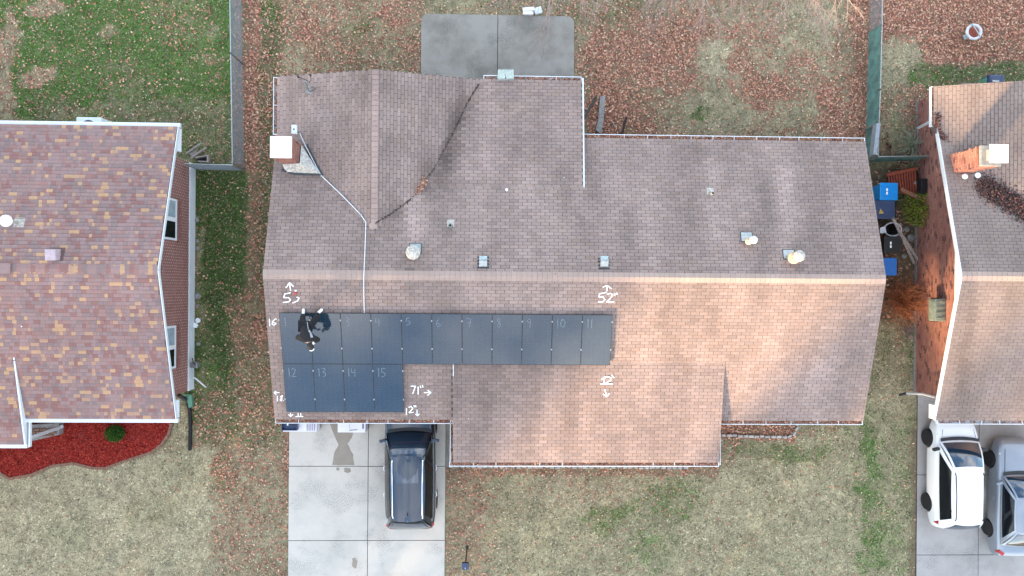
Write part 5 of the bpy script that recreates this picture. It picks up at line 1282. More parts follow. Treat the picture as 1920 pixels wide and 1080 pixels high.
def car(name, loc, label, paint, L, Wd, belt, roofz, st, cab, wheel_r, axles, rimm, rz=0, rails=None, sunroof=False, handles=None, mirrors=True, hubs=False, tail=True, trim=None, mirror_mat=None):
    """front at +y. st: list of (y, halfwidth, ztop, zbottom). cab: y_ws_base, y_roof_front, y_roof_rear, y_rw_base, roof halfwidth, base halfwidth"""
    e = empty(name, loc, label, 'car', rz=rz)
    prof = lambda w, zt, zb: [(0, zb), (w * .80, zb), (w * .93, zb + .05), (w * .985, zb + (zt - zb) * .30), (w, zb + (zt - zb) * .55), (w * .985, zt - .10), (w * .93, zt - .03), (w * .80, zt), (w * .45, zt + .018), (0, zt + .025)]
    V = []; n = None
    for (y, w, zt, zb) in st:
        pr = prof(w, zt, zb); ring = [(x, y, z) for x, z in pr] + [(-x, y, z) for x, z in pr[-2:0:-1]]
        n = len(ring); V += ring
    Fc = [(i * n + k, i * n + (k + 1) % n, (i + 1) * n + (k + 1) % n, (i + 1) * n + k) for i in range(len(st) - 1) for k in range(n)] + [tuple(range(n))[::-1], tuple((len(st) - 1) * n + k for k in range(n))]
    me = bpy.data.meshes.new('body'); me.from_pydata(V, [], Fc); me.materials.append(paint)
    bm = bmesh.new(); bm.from_mesh(me); bmesh.ops.recalc_face_normals(bm, faces=bm.faces); bm.to_mesh(me); bm.free()
    tmp = bpy.data.objects.new('tmp', me); COL.objects.link(tmp)
    sb = tmp.modifiers.new('s', 'SUBSURF'); sb.levels = 2
    cutters = []
    for ax in axles:
        cm = MB().tube([(-Wd, ax, wheel_r + .01), (Wd, ax, wheel_r + .01)], wheel_r + .055, 28); mm = bpy.data.meshes.new('c'); mm.from_pydata(cm.v, [], cm.f); bm = bmesh.new(); bm.from_mesh(mm); bmesh.ops.recalc_face_normals(bm, faces=bm.faces); bm.to_mesh(mm); bm.free()
        mm.materials.append(M['dark']); co = bpy.data.objects.new('cut', mm); COL.objects.link(co); cutters.append(co)
        bo = tmp.modifiers.new('b', 'BOOLEAN'); bo.operation = 'DIFFERENCE'; bo.object = co; bo.solver = 'EXACT'; bo.material_mode = 'TRANSFER'
    dg = bpy.context.evaluated_depsgraph_get(); nm = bpy.data.meshes.new_from_object(tmp.evaluated_get(dg)); nm.name = 'body'
    nm.polygons.foreach_set('use_smooth', [True] * len(nm.polygons))
    try: nm.set_sharp_from_angle(angle=R(35))
    except Exception: pass
    bpy.data.objects.remove(tmp); [bpy.data.objects.remove(c) for c in cutters]
    link('body', nm, e, local=True)
    y1, y2, y3, y4, rw, bw = cab; zb = belt - .02; zr = roofz
    bw2 = bw * .97
    B1, B2, B3, B4 = (-bw * .93, y1, zb), (bw * .93, y1, zb), (bw2 * .93, y4, zb + .03), (-bw2 * .93, y4, zb + .03)
    T1, T2, T3, T4 = (-rw, y2, zr - .02), (rw, y2, zr - .02), (rw * .96, y3, zr - .03), (-rw * .96, y3, zr - .03)
    faces = {'ws': (B2, B1, T1, T2), 'rw': (B4, B3, T3, T4), 'sl': (B1, B4, T4, T1), 'sr': (B3, B2, T2, T3), 'rf': (T1, T4, T3, T2)}
    BU = {'ws': .13, 'rw': .08, 'sl': .04, 'sr': .04, 'rf': .0}; BX = {'ws': .075, 'rw': .04, 'sl': .02, 'sr': .02, 'rf': 0}
    def nrm(c):
        a_, b_, c3, d_ = [Vector(v) for v in c]; return (b_ - a_).cross(d_ - a_).normalized()
    nws, nrw, nsr = nrm(faces['ws']), nrm(faces['rw']), nrm(faces['sr'])
    cb = MB()
    for k, c in faces.items():
        Vp, Fp = patch(c, 10, 8, BU[k], bx=BX[k]); 
        if k == 'rf':
            Q = []
            for v in Vp:
                sx = max(0, 1 - (v.x / rw) ** 2); ty = min(1, max(0, (y2 - v.y) / (y2 - y3))); sy = max(0, 1 - (2 * ty - 1) ** 2)
                w_ = v + nws * BU['ws'] * sx * (1 - ty) ** 4 + nrw * BU['rw'] * sx * ty ** 4 + Vector((nsr.x * BU['sr'] * sy * (v.x / rw) ** 3, 0, 0)); w_.z += .045 * sx * sy ** .5 + .02 * sy; Q.append(w_)
            Vp = Q
        cb.mesh(Vp, Fp)
    cb.build('cabin', paint, e, local=True, smooth=True)
    for k, ins in (('ws', .055), ('rw', .075), ('sl', .085), ('sr', .085)):
        Vp, Fp = patch(faces[k], 10, 8, BU[k], ins, .012, bx=BX[k])
        g = MB(); g.mesh(Vp, Fp)
        if k in ('sl', 'sr'):
            go = g.build('side_window', M['sideglass'], e, local=True, smooth=True)
            a, b, c_, d = [Vector(v) for v in faces[k]]; pl_ = MB(); nn = (b - a).cross(d - a).normalized()
            for t in (.40, .70) if L > 4.5 else (.46, .78): pl_.bar(a.lerp(b, t).lerp(d.lerp(c_, t), .1) + nn * .03, a.lerp(b, t).lerp(d.lerp(c_, t), .9) + nn * .03, .045, .02, up=nn)
            pl_.build('pillar', M['dark'] if trim != 'body' else paint, e, local=True)
            if trim == 'chrome':
                tr_ = MB(); tr_.bar(a.lerp(b, .06).lerp(d.lerp(c_, .06), .06) + nn * .03, a.lerp(b, .95).lerp(d.lerp(c_, .95), .06) + nn * .03, .028, .02, up=nn); tr_.build('window_trim', M['chrome'], e, local=True)
        else: g.build('windshield' if k == 'ws' else 'rear_window', M['glasscar'], e, local=True, smooth=True)
    if sunroof:
        g = MB(); sy = y2 - .30; w_ = rw * .66; Vp = [Vector((x * w_, sy - .62 * t, zr + .045 * (1 - (x * w_ / rw) ** 2) + .012)) for t in (0, .25, .5, .75, 1) for x in (-1, -.6, -.2, .2, .6, 1)]
        g.mesh(Vp, [(j * 6 + i, j * 6 + i + 1, (j + 1) * 6 + i + 1, (j + 1) * 6 + i) for j in range(4) for i in range(5)]); g.build('sunroof', M['glasscar'], e, local=True, smooth=True)
        fn = MB(); fn.mesh([(-.02, y3 + .2, zr + .04), (.02, y3 + .2, zr + .04), (0, y3 + .34, zr + .04), (0, y3 + .18, zr + .11)], [(0, 1, 3), (1, 2, 3), (2, 0, 3)]); fn.build('antenna_fin', M['dark'], e, local=True)
    if rails:
        for s in (-1, 1):
            k = MB(); k.tube([(s * rw * .93, y2 - .10, zr - .0), (s * rw * .93, y2 - .22, zr + .05), (s * rw * .90, (y2 + y3) / 2, zr + .07), (s * rw * .90, y3 + .18, zr + .05), (s * rw * .90, y3 + .08, zr)], .018 if rails == 'thin' else .026, 8); k.build('roof_rail', M['chrome'] if rails == 'chrome' else M['dark'], e, local=True, smooth=True)
    for ax in axles:
        for s in (-1, 1):
            wx_ = s * (Wd / 2 - .115)
            pr = [(wheel_r * .62, -.11), (wheel_r * .93, -.11), (wheel_r, -.07), (wheel_r, .07), (wheel_r * .93, .105), (wheel_r * .66, .10)]
            w = MB(); w.lathe((wx_, ax, wheel_r), pr, 28, axis=Vector((s, 0, 0))); wo = w.build('wheel', M['tyre'], e, local=True, smooth=True)
            rm = MB(); rm.lathe((wx_, ax, wheel_r), [(wheel_r * .64, .085), (wheel_r * .60, .075), (wheel_r * .52, .05), (.06, .06), (.001, .07)], 28, axis=Vector((s, 0, 0))); rm.build('hub_plate', M['rimdark'] if not hubs else M['galv'], wo, local=True)
            sp = MB()
            for k in range(5):
                t = 2 * math.pi * k / 5 + .3; c = Vector((wx_ + s * .085, ax, wheel_r)); dd = Vector((0, math.cos(t), math.sin(t))); sp.bar(c, c + dd * wheel_r * .60, .055, .02, up=(s, 0, 0))
            sp.build('rim_spokes', rimm, wo, local=True)
    if mirrors:
        for s in (-1, 1):
            k = MB(); c = Vector((s * (bw * .93 + .13), y1 - .28, belt + .04)); k.box(c, (.24, .11, .14), Matrix.Rotation(-s * .25, 3, 'Z')); k.build('mirror', mirror_mat or paint, e, local=True, bevel=.03)
    if handles:
        for s in (-1, 1):
            for hy in handles:
                k = MB(); X = s * (Wd / 2 - .012); k.tube([(X - s * .02, hy - .1, belt - .20), (X + s * .035, hy - .06, belt - .20), (X + s * .035, hy + .06, belt - .20), (X - s * .02, hy + .1, belt - .20)], .014, 6); k.build('door_handle', M['chrome'] if trim == 'chrome' else paint, e, local=True)
    # lamps
    yf, yr = st[-1][0], st[0][0]; wf = st[-3][1]; wr_ = st[2][1]
    for s in (-1, 1):
        k = MB(); k.box((s * wf * .80, st[-3][0] + .02, st[-3][2] - .13), (.16, .40, .12), Matrix.Rotation(s * .35, 3, 'Z') @ Matrix.Rotation(-.3, 3, 'X')); k.build('headlight', M['lens'], e, local=True, bevel=.04)
        k = MB(); k.box((s * wr_ * .84, st[2][0] - .04, st[2][2] - .10), (.24, .14, .22), Matrix.Rotation(s * .6, 3, 'Z')); k.build('tail_light', M['redlens'], e, local=True, bevel=.03)
    # hood shut line, wipers, door seams
    for s in (-1, 1): MB().bar((s * bw * .80, y1 + .05, belt + .012), (s * wf * .72, st[-3][0] + .1, st[-3][2] + .010), .008, .012).build('hood_seam', M['dark'], e, local=True)
    ck = MB(); 
    Vp, Fp = patch(((bw * .88, y1 + .10, belt + .0), (-bw * .88, y1 + .10, belt + .0), (-bw * .86, y1 - .02, belt + .02), (bw * .86, y1 - .02, belt + .02)), 10, 1, .0)
    Vp = [Vector((v.x, v.y + .10 * (1 - (v.x / bw) ** 2), v.z + .024)) for v in Vp]; ck.mesh(Vp, Fp); ck.build('cowl', M['dark'], e, local=True)
    return e
suvx = (W(720, 900, 1.0).x + W(817, 900, 1.0).x) / 2
yr_ = W(768, 993, .8).y; yf_ = yr_ + 4.86
S = lambda L, W2, hood, belt: [(-L / 2, W2 * .74, belt * .62, .42), (-L / 2 + .06, W2 * .86, belt * .88, .30), (-L / 2 + .30, W2 * .95, belt, .24), (-L / 2 + .9, W2, belt, .22), (-.2, W2, belt, .22), (L * .18, W2, belt - .0, .22), (L / 2 - 1.1, W2 * .985, hood + .03, .22), (L / 2 - .5, W2 * .94, hood - .04, .24), (L / 2 - .12, W2 * .82, hood - .14, .28), (L / 2, W2 * .62, hood - .30, .36)]
car('parked_car', (suvx, (yr_ + yf_) / 2, .03), 'large black sport utility car with roof rails parked nose in under the middle eave', M['blackpaint'], 4.86, 1.94, 1.12, 1.74,
    S(4.86, .97, 1.08, 1.12), (1.32, .54, -1.75, -2.22, .60, .93), .37, (1.48, -1.40), M['rim'], rails='chrome', sunroof=True, handles=(-.05, -1.05), trim='chrome', rz=R(.8), mirror_mat=M['blackpaint'])
wxl = (W(1840, 900, .95).x + W(1739, 900, .55).x) / 2; yb = W(1790, 992, .85).y; yf2 = yb + 4.28
car('parked_car', (wxl, (yb + yf2) / 2, .03), 'white hatchback with black wheels parked next to the silver sedan on the right driveway', M['whitepaint'], 4.28, 1.78, .98, 1.56,
    S(4.28, .89, .95, .98), (1.28, .34, -1.66, -2.02, .58, .86), .33, (1.30, -1.22), M['rimdark'], rails='thin', handles=None, trim=None, rz=R(0), mirror_mat=M['dark'])
sxl = W(1857, 940, .55).x + .90; yb = W(1900, 1047, .8).y; yf3 = yb + 4.66
car('parked_car', (sxl, (yb + yf3) / 2, .03), 'silver sedan cut by the right edge of the view on the right driveway', M['silverpaint'], 4.66, 1.80, .93, 1.42,
    S(4.66, .90, .88, .93), (.92, .12, -1.10, -1.75, .53, .84), .32, (1.42, -1.28), M['rim'], hubs=True, handles=(.0, -.95), trim='body', rz=R(-1.0))

# ================================================================== YARD OBJECTS
# mulch bed
MB().prism(MULCH, -.1, .05).build('mulch_base', mat('mulch_soil', A(120, 42, 36), .95)); mbase = bpy.data.objects['mulch_base']; mbase.name = 'mulch_bed'; tag(mbase, kind='structure')
def mul_keep(x, y): return in_poly(x, y, MULCH)
REDS = [A(168, 52, 44), A(150, 40, 36), A(186, 66, 56), A(120, 32, 30), A(196, 84, 72)]
mo = scatter_leaves(150000, mul_keep, .065, (.02, .045), REDS, 'mulch_chips', box=(-20.5, -11.5, -7.8, -4.2)); tag(mo, 'red dyed wood mulch chips in the bed before the left house', 'mulch', kind='stuff')
edg = empty('bed_edging', MULCH[2], 'curved brown edging stones around the red mulch bed', 'edging')
path = [MULCH[i] for i in range(0, 13)]
acc = 0; st_pts = []
for a, b in zip(path[:-1], path[1:]):
    L = (b - a).length; s = acc
    while s < L: st_pts.append((a + (b - a) * s / L, (b - a).normalized())); s += .235
    acc = s - L
sm = MB().box((0, 0, 0), (.225, .11, .12)); so = None
for p_, d_ in st_pts:
    m4 = Matrix.Translation(p_ + Vector((0, 0, .03))) @ Matrix.Rotation(math.atan2(d_.y, d_.x), 4, 'Z')
    if so is None: so = sm.build('edging_stone', M['edging'], edg, mtx=m4, bevel=.012)
    else: link('edging_stone', so.data, edg, mtx=m4)
# shrub
def leafball(name, c, r, n, pal, label, cat, size=.03, squash=.8, stem=True):
    e = empty(name, (c.x, c.y, 0), label, cat); m = MB()
    for i in range(n):
        v = Vector((random.gauss(0, 1), random.gauss(0, 1), random.gauss(0, 1))).normalized() * (random.random() ** .35)
        p = Vector((c.x + v.x * r[0], c.y + v.y * r[1], c.z + v.z * r[2]))
        if p.z < .03: continue
        q = Euler((random.uniform(-1.2, 1.2), random.uniform(-1.2, 1.2), random.uniform(0, 6.3))).to_matrix(); s = size * random.uniform(.6, 1.3); cc = random.choice(pal); k = random.uniform(.6, 1.3)
        m.poly([p + q @ Vector(t) for t in ((-s, 0, 0), (0, -s * .4, 0), (s, 0, 0), (0, s * .4, 0))], col=(cc[0] * k, cc[1] * k, cc[2] * k, 1))
    m.build('foliage', M['leafy'], e, stuff=True)
    if stem:
        t = MB()
        for k in range(6): a = k * 1.05; t.tube([(c.x, c.y, 0), (c.x + math.cos(a) * r[0] * .5, c.y + math.sin(a) * r[1] * .5, c.z)], .012, 5)
        t.build('stem', M['bark'], e)
    return e
leafball('shrub', W(215, 813, .25), (.37, .33, .28), 3800, [A(66, 104, 40), A(84, 124, 50), A(46, 82, 32)], 'small round green shrub standing in the red mulch bed', 'shrub', .028)
# black corrugated drain pipe
cpx = [(346, 737), (352, 752), (356, 770), (357, 800), (356, 845)]
dp = empty('drain_pipe', W(356, 790), 'black corrugated drain pipe lying on the grass by the left house', 'drain pipe')
pts = []; rr = []
P_ = [W(a, b, .07) for a, b in cpx]; P_[0].z = .55
for a, b in zip(P_[:-1], P_[1:]):
    k = int((b - a).length / .02)
    for i in range(k): pts.append(a.lerp(b, i / k)); rr.append(.075 if len(rr) % 2 else .062)
MB().tube(pts, rr, 12).build('pipe', M['dark'], dp, smooth=True)
o = MB(); V = [W(351, 738, .03), W(362, 739, .03), W(364, 762, .03), W(357, 764, .03)]; o.prism([(v.x, v.y) for v in V], 0, .18); o = o.build('splash_block', M['greenplastic'], bevel=.02); tag(o, 'green plastic splash block beside the black drain pipe', 'splash block')
ds = MB().tube([W(361, 707, .45), W(366, 709, .35), W(386, 726, .05)], .028, 8).build('discharge_pipe', M['white'], smooth=True); tag(ds, 'thin white pipe slanting from the left house foundation to the grass', 'pipe')
um = empty('gas_meter', W(364, 682, 0), 'grey gas meter with pipes against the white foundation of the left house', 'gas meter')
MB().box(W(366, 684, .45), (.28, .22, .3)).build('meter_case', M['galv'], um, bevel=.04); MB().tube([W(361, 672, .9), W(362, 680, .8), W(366, 684, .6)], .02, 8).tube([W(366, 688, .0), W(366, 684, .4)], .025, 8).build('pipe', M['woodblack'], um); MB().lathe(W(372, 682, .3), [(.09, 0), (.09, .05), (.001, .06)], 12).build('regulator', M['galv'], um)
def rock(px, py, r, label, group, m='stone', k=1.0):
    c = W(px, py, r * .25); bm = bmesh.new(); bmesh.ops.create_icosphere(bm, subdivisions=2, radius=r)
    for v in bm.verts:
        v.co *= 1 + random.uniform(-.16, .16); v.co.z *= .6; v.co.y *= k
    me = bpy.data.meshes.new('rock'); bm.to_mesh(me); bm.free(); me.materials.append(M[m]); o = link('rock', me, mtx=Matrix.Translation(c)); tag(o, label, 'rock', group)
for (a_, b_, r_, t) in ((371, 555, .13, 'largest grey rock by the left house wall, just above the pale pair'), (371, 601, .10, 'upper white rock of the touching pair by the left house wall'), (366, 610, .11, 'lower white rock of the touching pair by the left house wall'), (370, 573, .07, 'small dull rock between the large grey rock and the white pair'), (371, 466, .08, 'grey rock alone at the middle of the left house wall'),
                       (372, 645, .08, 'half sunk rock below the white pair, above the gas meter'), (368, 412, .10, 'upper of two sunk rocks beside the upper left house window'), (370, 452, .07, 'lower of two sunk rocks beside the upper left house window'), (389, 733, .001, '')):
    if r_ > .01: rock(a_, b_, r_, t, 'rocks along the left house wall', 'chalk' if 'white rock' in t else 'stone')
# AC unit behind left house
acp = W(164, 226, 0); e = empty('air_conditioner', acp, 'grey outdoor air conditioner with a round fan behind the left house', 'air conditioner')
ca = W(166, 223, .8); ca.y -= .16; MB().box((ca.x, ca.y - .18, .4), (.92, .82, .8)).build('case', M['foundation'], e, bevel=.04); MB().lathe((ca.x, ca.y - .18, .80), [(.30, 0), (.30, .012), (.001, .013)], 24).build('fan_grille', M['dark'], e)
MB().tube([(ca.x + .46, ca.y - .1, .3), (ca.x + .8, ca.y - .25, .15), (ca.x + .9, ca.y - .4, .3)], .03, 6).build('hose', M['dark'], e)
# wood scraps by the left fence
e = empty('pallet_scrap', W(372, 285), 'weathered wooden frame leaning near the left house back corner', 'wooden frame')
MB().bar(W(351, 287, .15), W(378, 268, .35), .06, .07).build('rail', M['woodgrey'], e); MB().bar(W(359, 296, .15), W(386, 277, .35), .06, .07).build('rail', M['woodgrey'], e)
MB().mesh([W(354, 288, .14), W(361, 294, .14), W(371, 286, .2), W(366, 281, .2), W(354, 288, .12), W(361, 294, .12), W(371, 286, .18), W(366, 281, .18)], [(0, 1, 2, 3), (7, 6, 5, 4), (0, 4, 5, 1), (1, 5, 6, 2), (2, 6, 7, 3), (3, 7, 4, 0)]).build('board', M['woodgrey'], e)
e = empty('broken_planter', W(382, 300), 'broken grey timber planter against the short fence by the left house', 'planter')
MB().bar(W(367, 296, .3), W(393, 292, .25), .04, .2).build('side', M['woodgrey'], e); MB().bar(W(372, 303, .3), W(394, 304, .25), .04, .2).build('side', M['woodgrey'], e); MB().box(W(380, 299, .1), (.45, .2, .04)).build('floor', M['dark'], e); MB().box(W(391, 299, .25), (.06, .22, .2)).build('end_board', M['woodgrey'], e)
# cartons under the eave
def carton_stack(px0, px1, py, label, tote):
    p0 = W(px0, py, .7); p1 = W(px1, py, .7); w = p1.x - p0.x; y1 = W(px0, py, .7).y
    e = empty('carton_stack', (p0.x + w / 2, y1 + .6, .03), label, 'cartons', 'white cartons stacked under the garage eave')
    pal = MB()
    for k in range(5): pal.box((p0.x + w * (k + .5) / 5, y1 + .6, .11), (w / 6, 1.2, .03))
    for k in range(3): pal.box((p0.x + w / 2, y1 + .1 + k * .5, .06), (w, .09, .07))
    pal.build('pallet', M['woodgrey'], e)
    for r in range(7):
        MB().box((p0.x + w / 2 + random.uniform(-.015, .015), y1 + .62 + random.uniform(-.015, .015), .16 + r * .085), (w - .02, 1.2, .075)).build('carton', M['cardboard'], e, bevel=.006)
    pr = MB()
    for k in range(5): pr.box((p0.x + w * .72 + k * w * .055, y1 + .38, .7585 - .039 + .001), (.022, .62, .003))
    if tote:
        for k in range(5): pass
        pr.build('print_stripe', M['cartonprint'], e)
    else:
        pr = MB(); pr.box((p0.x + w * .58, y1 + .1, .722), (.30, .025, .003), Matrix.Rotation(.08, 3, 'Z')); pr.box((p0.x + w * .92, y1 + .5, .722), (.05, .7, .003)); pr.box((p0.x + w * .45, y1 + .6, .722), (.008, .9, .003)); pr.build('print_stripe', M['cartonprint'], e)
    return e, p0, w, y1
e, p0, w, y1 = carton_stack(530, 594, 811, 'stack of white cartons with purple stripes under the left end of the garage eave', True)
t = empty('tool_tote', (p0.x + w * .24, y1 + .42, .76), 'blue grey tote of tape rolls standing on the left carton stack', 'tote')
tx = p0.x + w * .24; ty = y1 + .40
MB().box((tx, ty, .745), (w * .44, .55, .03)).build('base', M['bluetote'], t)
for (dx, dy, sx, sy) in ((0, .275, w * .44, .02), (0, -.275, w * .44, .02), (w * .22, 0, .02, .55), (-w * .22, 0, .02, .55)): MB().box((tx + dx, ty + dy, .82), (sx, sy, .16)).build('side', M['bluetote'], t)
MB().lathe((tx + w * .09, ty + .02, .76), [(.13, 0), (.13, .08), (.06, .08), (.06, .03)], 18).build('tape_roll', M['dark'], t); MB().lathe((tx - w * .1, ty + .04, .76), [(.09, 0), (.09, .08), (.04, .08), (.04, .03)], 16).build('tape_roll', M['dark'], t); MB().box((tx - w * .06, ty - .02, .85), (.05, .16, .03)).build('label_tag', M['chalk'], t); MB().box((tx + w * .05, ty + .24, .86), (w * .3, .07, .03)).build('lid_strip', M['chalk'], t)
carton_stack(632, 685, 811, 'stack of plain white cartons beside the damp patch on the driveway', False)
# lamp post in front lawn
lb = W(876, 1026, 0); e = empty('lamp_post', lb, 'black garden lamp post with a square blue topped head on the front lawn', 'lamp post')
MB().tube([lb, lb + Vector((0, 0, 1.75))], .028, 10).build('post', M['dark'], e); MB().box(lb + Vector((0, 0, 1.78)), (.25, .25, .10)).build('lantern', M['dark'], e, bevel=.02); MB().box(lb + Vector((0, 0, 1.845)), (.23, .23, .02)).build('solar_top', M['binnavy'], e); MB().lathe(lb, [(.07, 0), (.07, .03), (.03, .05)], 12).build('foot', M['dark'], e)
MB().lathe(lb + Vector((0, -.06, 1.855)), [(.015, 0), (.015, .02), (.001, .022)], 8).build('switch', M['chalk'], e)
# items behind the middle house
e = empty('window_well', W(948, 150, 0), 'silver corrugated metal awning over the patio edge of the rear roof', 'awning')
aw = MB(); 
for k in range(12):
    x0 = 935 + k * 2.4; aw.bar(W(x0, 131, 2.7), W(x0 + (1 if k > 5 else -1), 148, 2.95), .05, .03 + .02 * (k % 2))
e.name = 'metal_awning'; WM['metal_awning'] = WM.get('window_well', wm(e)); aw.build('corrugated_sheet', M['galv'], e); MB().bar(W(933, 150, 2.9), W(964, 149, 2.9), .05, .05).bar(W(936, 131, 2.72), W(962, 131, 2.72), .04, .04).build('frame', M['galv'], e)
for x_ in (936, 962): MB().tube([W(x_, 133, 2.7), Vector((W(x_, 133, 2.7).x, W(x_, 133, 2.7).y, 0))], .02, 6).build('leg', M['galv'], e)
for (a_, b_, c_, d_, t) in ((980, 13, 1002, 20, 'upper pale concrete block lying beyond the patio edge'), (981, 21, 1000, 27, 'lower pale concrete block lying beyond the patio edge')):
    p_, q_ = W(a_, b_, .12), W(c_, d_, .12); o = MB().box((p_ + q_) / 2 - Vector((0, 0, .05)), (abs(q_.x - p_.x), abs(q_.y - p_.y), .12), Matrix.Rotation(random.uniform(-.1, .1), 3, 'Z')).build('concrete_block', M['chalk'], bevel=.015); tag(o, t, 'block', 'pale blocks beyond the patio')
o = MB().box(W(1009, 20, .08), (.30, .26, .14), Matrix.Rotation(.3, 3, 'Z')).build('crumpled_bag', M['foundation'], bevel=.05); tag(o, 'small blue grey crumpled bag beside the pale concrete blocks', 'bag')
o = MB().tube([W(1095, 222, .9), W(1118, 182, .08)], .05, 10).build('downspout_extension', M['dark'], smooth=True); tag(o, 'black downspout pipe slanting onto the leaves behind the middle house', 'pipe')
o = MB(); V = [W(a, b, 0) for a, b in ((1125, 181), (1134, 181), (1134, 192), (1131, 227), (1127, 252), (1123, 250), (1116, 244), (1121, 227), (1123, 200))]; o.prism([(v.x, v.y) for v in V], .0, .09); o = o.build('stepping_stone', M['stone'], bevel=.015); tag(o, 'long grey slab of stone lying on the leaves by the rear corner', 'stone slab')
o = MB().bar(W(1174, 220, .06), W(1165, 258, .06), .09, .06).build('timber', M['woodblack']); tag(o, 'dark timber piece lying on leaves behind the middle house', 'timber')
o = MB().tube([W(1147, 227, .04), W(1155, 240, .04)], .02, 6).build('stick', M['woodgrey']); tag(o, 'short grey stick on the leaves between the stone slab and the timber', 'stick')
# birdbath ring and hoop
rb = W(1826, 61, 0); e = empty('metal_fire_ring', rb, 'round pale ring with a handle bar and spout among leaves in the right yard', 'ring')
tt = MB(); tt.tube([W(1826 + 13 * math.cos(t), 60 + 13 * math.sin(t), .22) for t in [2 * math.pi * k / 24 for k in range(25)]], .055, 8); tt.build('rim', M['whitedirty'], e, smooth=True)
MB().bar(W(1822, 44, .3), W(1838, 68, .3), .04, .03).build('handle', M['galv'], e); MB().bar(W(1815, 67, .15), W(1806, 71, .1), .18, .1).build('spout', M['galv'], e)
MB().lathe(W(1826, 60, .02), [(.24, 0), (.24, .03), (.001, .031)], 20).build('basin', M['woodred'], e)
tt = MB(); tt.tube([W(1715 + 12.5 * math.cos(t), 224 + 11.5 * math.sin(t), .3) for t in [2 * math.pi * k / 24 for k in range(25)]], .025, 8); o = tt.build('wooden_hoop', M['woodbrown'], smooth=True); tag(o, 'thin brown hoop leaning by the corner of the right house', 'hoop')
# grill behind right house
e = empty('barbecue_grill', W(1860, 158, 0), 'dark covered grill with a green side behind the right house', 'grill')
MB().box(W(1861, 152, .8), (.60, .36, .5)).build('case', M['cartonprint'] if False else M['binnavy'], e, bevel=.06); MB().box(W(1845, 155, .7), (.14, .3, .4)).build('side_shelf', M['greenplastic'], e, bevel=.02); MB().box(W(1867, 152, 1.07), (.26, .07, .02)).build('handle', M['galv'], e)
for dx in (-.22, .22): MB().tube([W(1861, 152, .8) + Vector((dx, 0, -.8)), W(1861, 152, .8) + Vector((dx, 0, -.2))], .03, 6).build('leg', M['dark'], e)

# ---- bins in the side yard
def wheelie(px, py, label, m, w=.62, d=.78, h=1.02, rz=0, hh=True, lidm=None):
    top_ = W(px, py, h); e = empty('wheelie_bin', (top_.x, top_.y, 0), label, 'bin', 'wheeled bins in the side yard', rz=rz)
    b = MB(); V = [(-d * .38, -w * .38, .06), (d * .38, -w * .38, .06), (d * .38, w * .38, .06), (-d * .38, w * .38, .06), (-d / 2, -w / 2, h - .1), (d / 2, -w / 2, h - .1), (d / 2, w / 2, h - .1), (-d / 2, w / 2, h - .1)]
    b.mesh(V, [(0, 3, 2, 1), (4, 5, 6, 7), (0, 1, 5, 4), (1, 2, 6, 5), (2, 3, 7, 6), (3, 0, 4, 7)]); b.build('tub', m, e, local=True, bevel=.02)
    MB().box((-.02, 0, h - .04), (d + .04, w + .05, .07)).build('lid', lidm or m, e, local=True, bevel=.028)
    for k in range(3): MB().box((-.02, (k - 1) * w * .28, h + .002), (d * .78, .03, .012)).build('lid_rib', lidm or m, e, local=True)
    MB().tube([(d / 2 + .06, -w * .42, h - .06), (d / 2 + .06, w * .42, h - .06)], .018, 6).build('handle', M['dark'], e, local=True)
    for s in (-1, 1): MB().tube([(d * .36, s * w * .36, .12), (d * .36, s * w * .46, .12)], .12, 14).build('wheel', M['dark'], e, local=True)
    if hh: MB().box((-.1, 0, h + .004), (.06, .24, .006)).build('sticker', M['chalk'], e, local=True)
    return e
wheelie(1668, 359, 'bright blue wheeled bin, uppermost of the bins by the middle house', M['binblue'], .62, .66)
wheelie(1660, 393, 'faded navy wheeled bin with a yellow mark, second from the top', M['binnavy'], .66, .76, hh=False)
p = W(1653, 397, 1.06); o = MB().mesh([p + Vector(v) for v in ((-.1, -.08, 0), (.1, -.06, 0), (-.04, .12, 0), (-.1, -.08, -.03), (.1, -.06, -.03), (-.04, .12, -.03))], [(0, 1, 2), (5, 4, 3), (0, 3, 4, 1), (1, 4, 5, 2), (2, 5, 3, 0)]).build('yellow_leaf', M['woodbrown'] if False else mat('yellow_leaf', A(190, 160, 90), .8)); tag(o, 'yellowish leaf lying on the navy bin lid', 'leaf')
wheelie(1675, 459, 'black wheeled bin below the white rimmed basket', M['dark'], .60, .62, .95)
wheelie(1666, 500, 'bright blue wheeled bin lowest in the row, at the corner of the gable', M['binblue2'], .62, .66, hh=False)
e = empty('laundry_basket', W(1676, 431, 0), 'round basket with a white rim between the navy and black bins', 'basket')
rc_ = W(1674, 430, .55); MB().tube([rc_ + Vector((.34 * math.cos(t), .26 * math.sin(t), 0)) for t in [2 * math.pi * k / 24 for k in range(25)]], .028, 8).build('rim', M['whitedirty'], e, smooth=True)
MB().lathe(Vector((rc_.x, rc_.y, 0)), [(.18, .02), (.27, .5), (.25, .5), (.16, .06), (.001, .06)], 20).build('tub', M['woodblack'], e)
o = MB().mesh([W(1650, 427, .5), W(1660, 424, .62), W(1662, 436, .62), W(1650, 438, .5), W(1650, 427, .44), W(1660, 424, .56), W(1662, 436, .56), W(1650, 438, .44)], [(0, 1, 2, 3), (7, 6, 5, 4), (0, 4, 5, 1), (1, 5, 6, 2), (2, 6, 7, 3), (3, 7, 4, 0)]).build('white_bag', M['chalk'], bevel=.01); tag(o, 'crumpled white bag beside the white rimmed basket', 'bag')
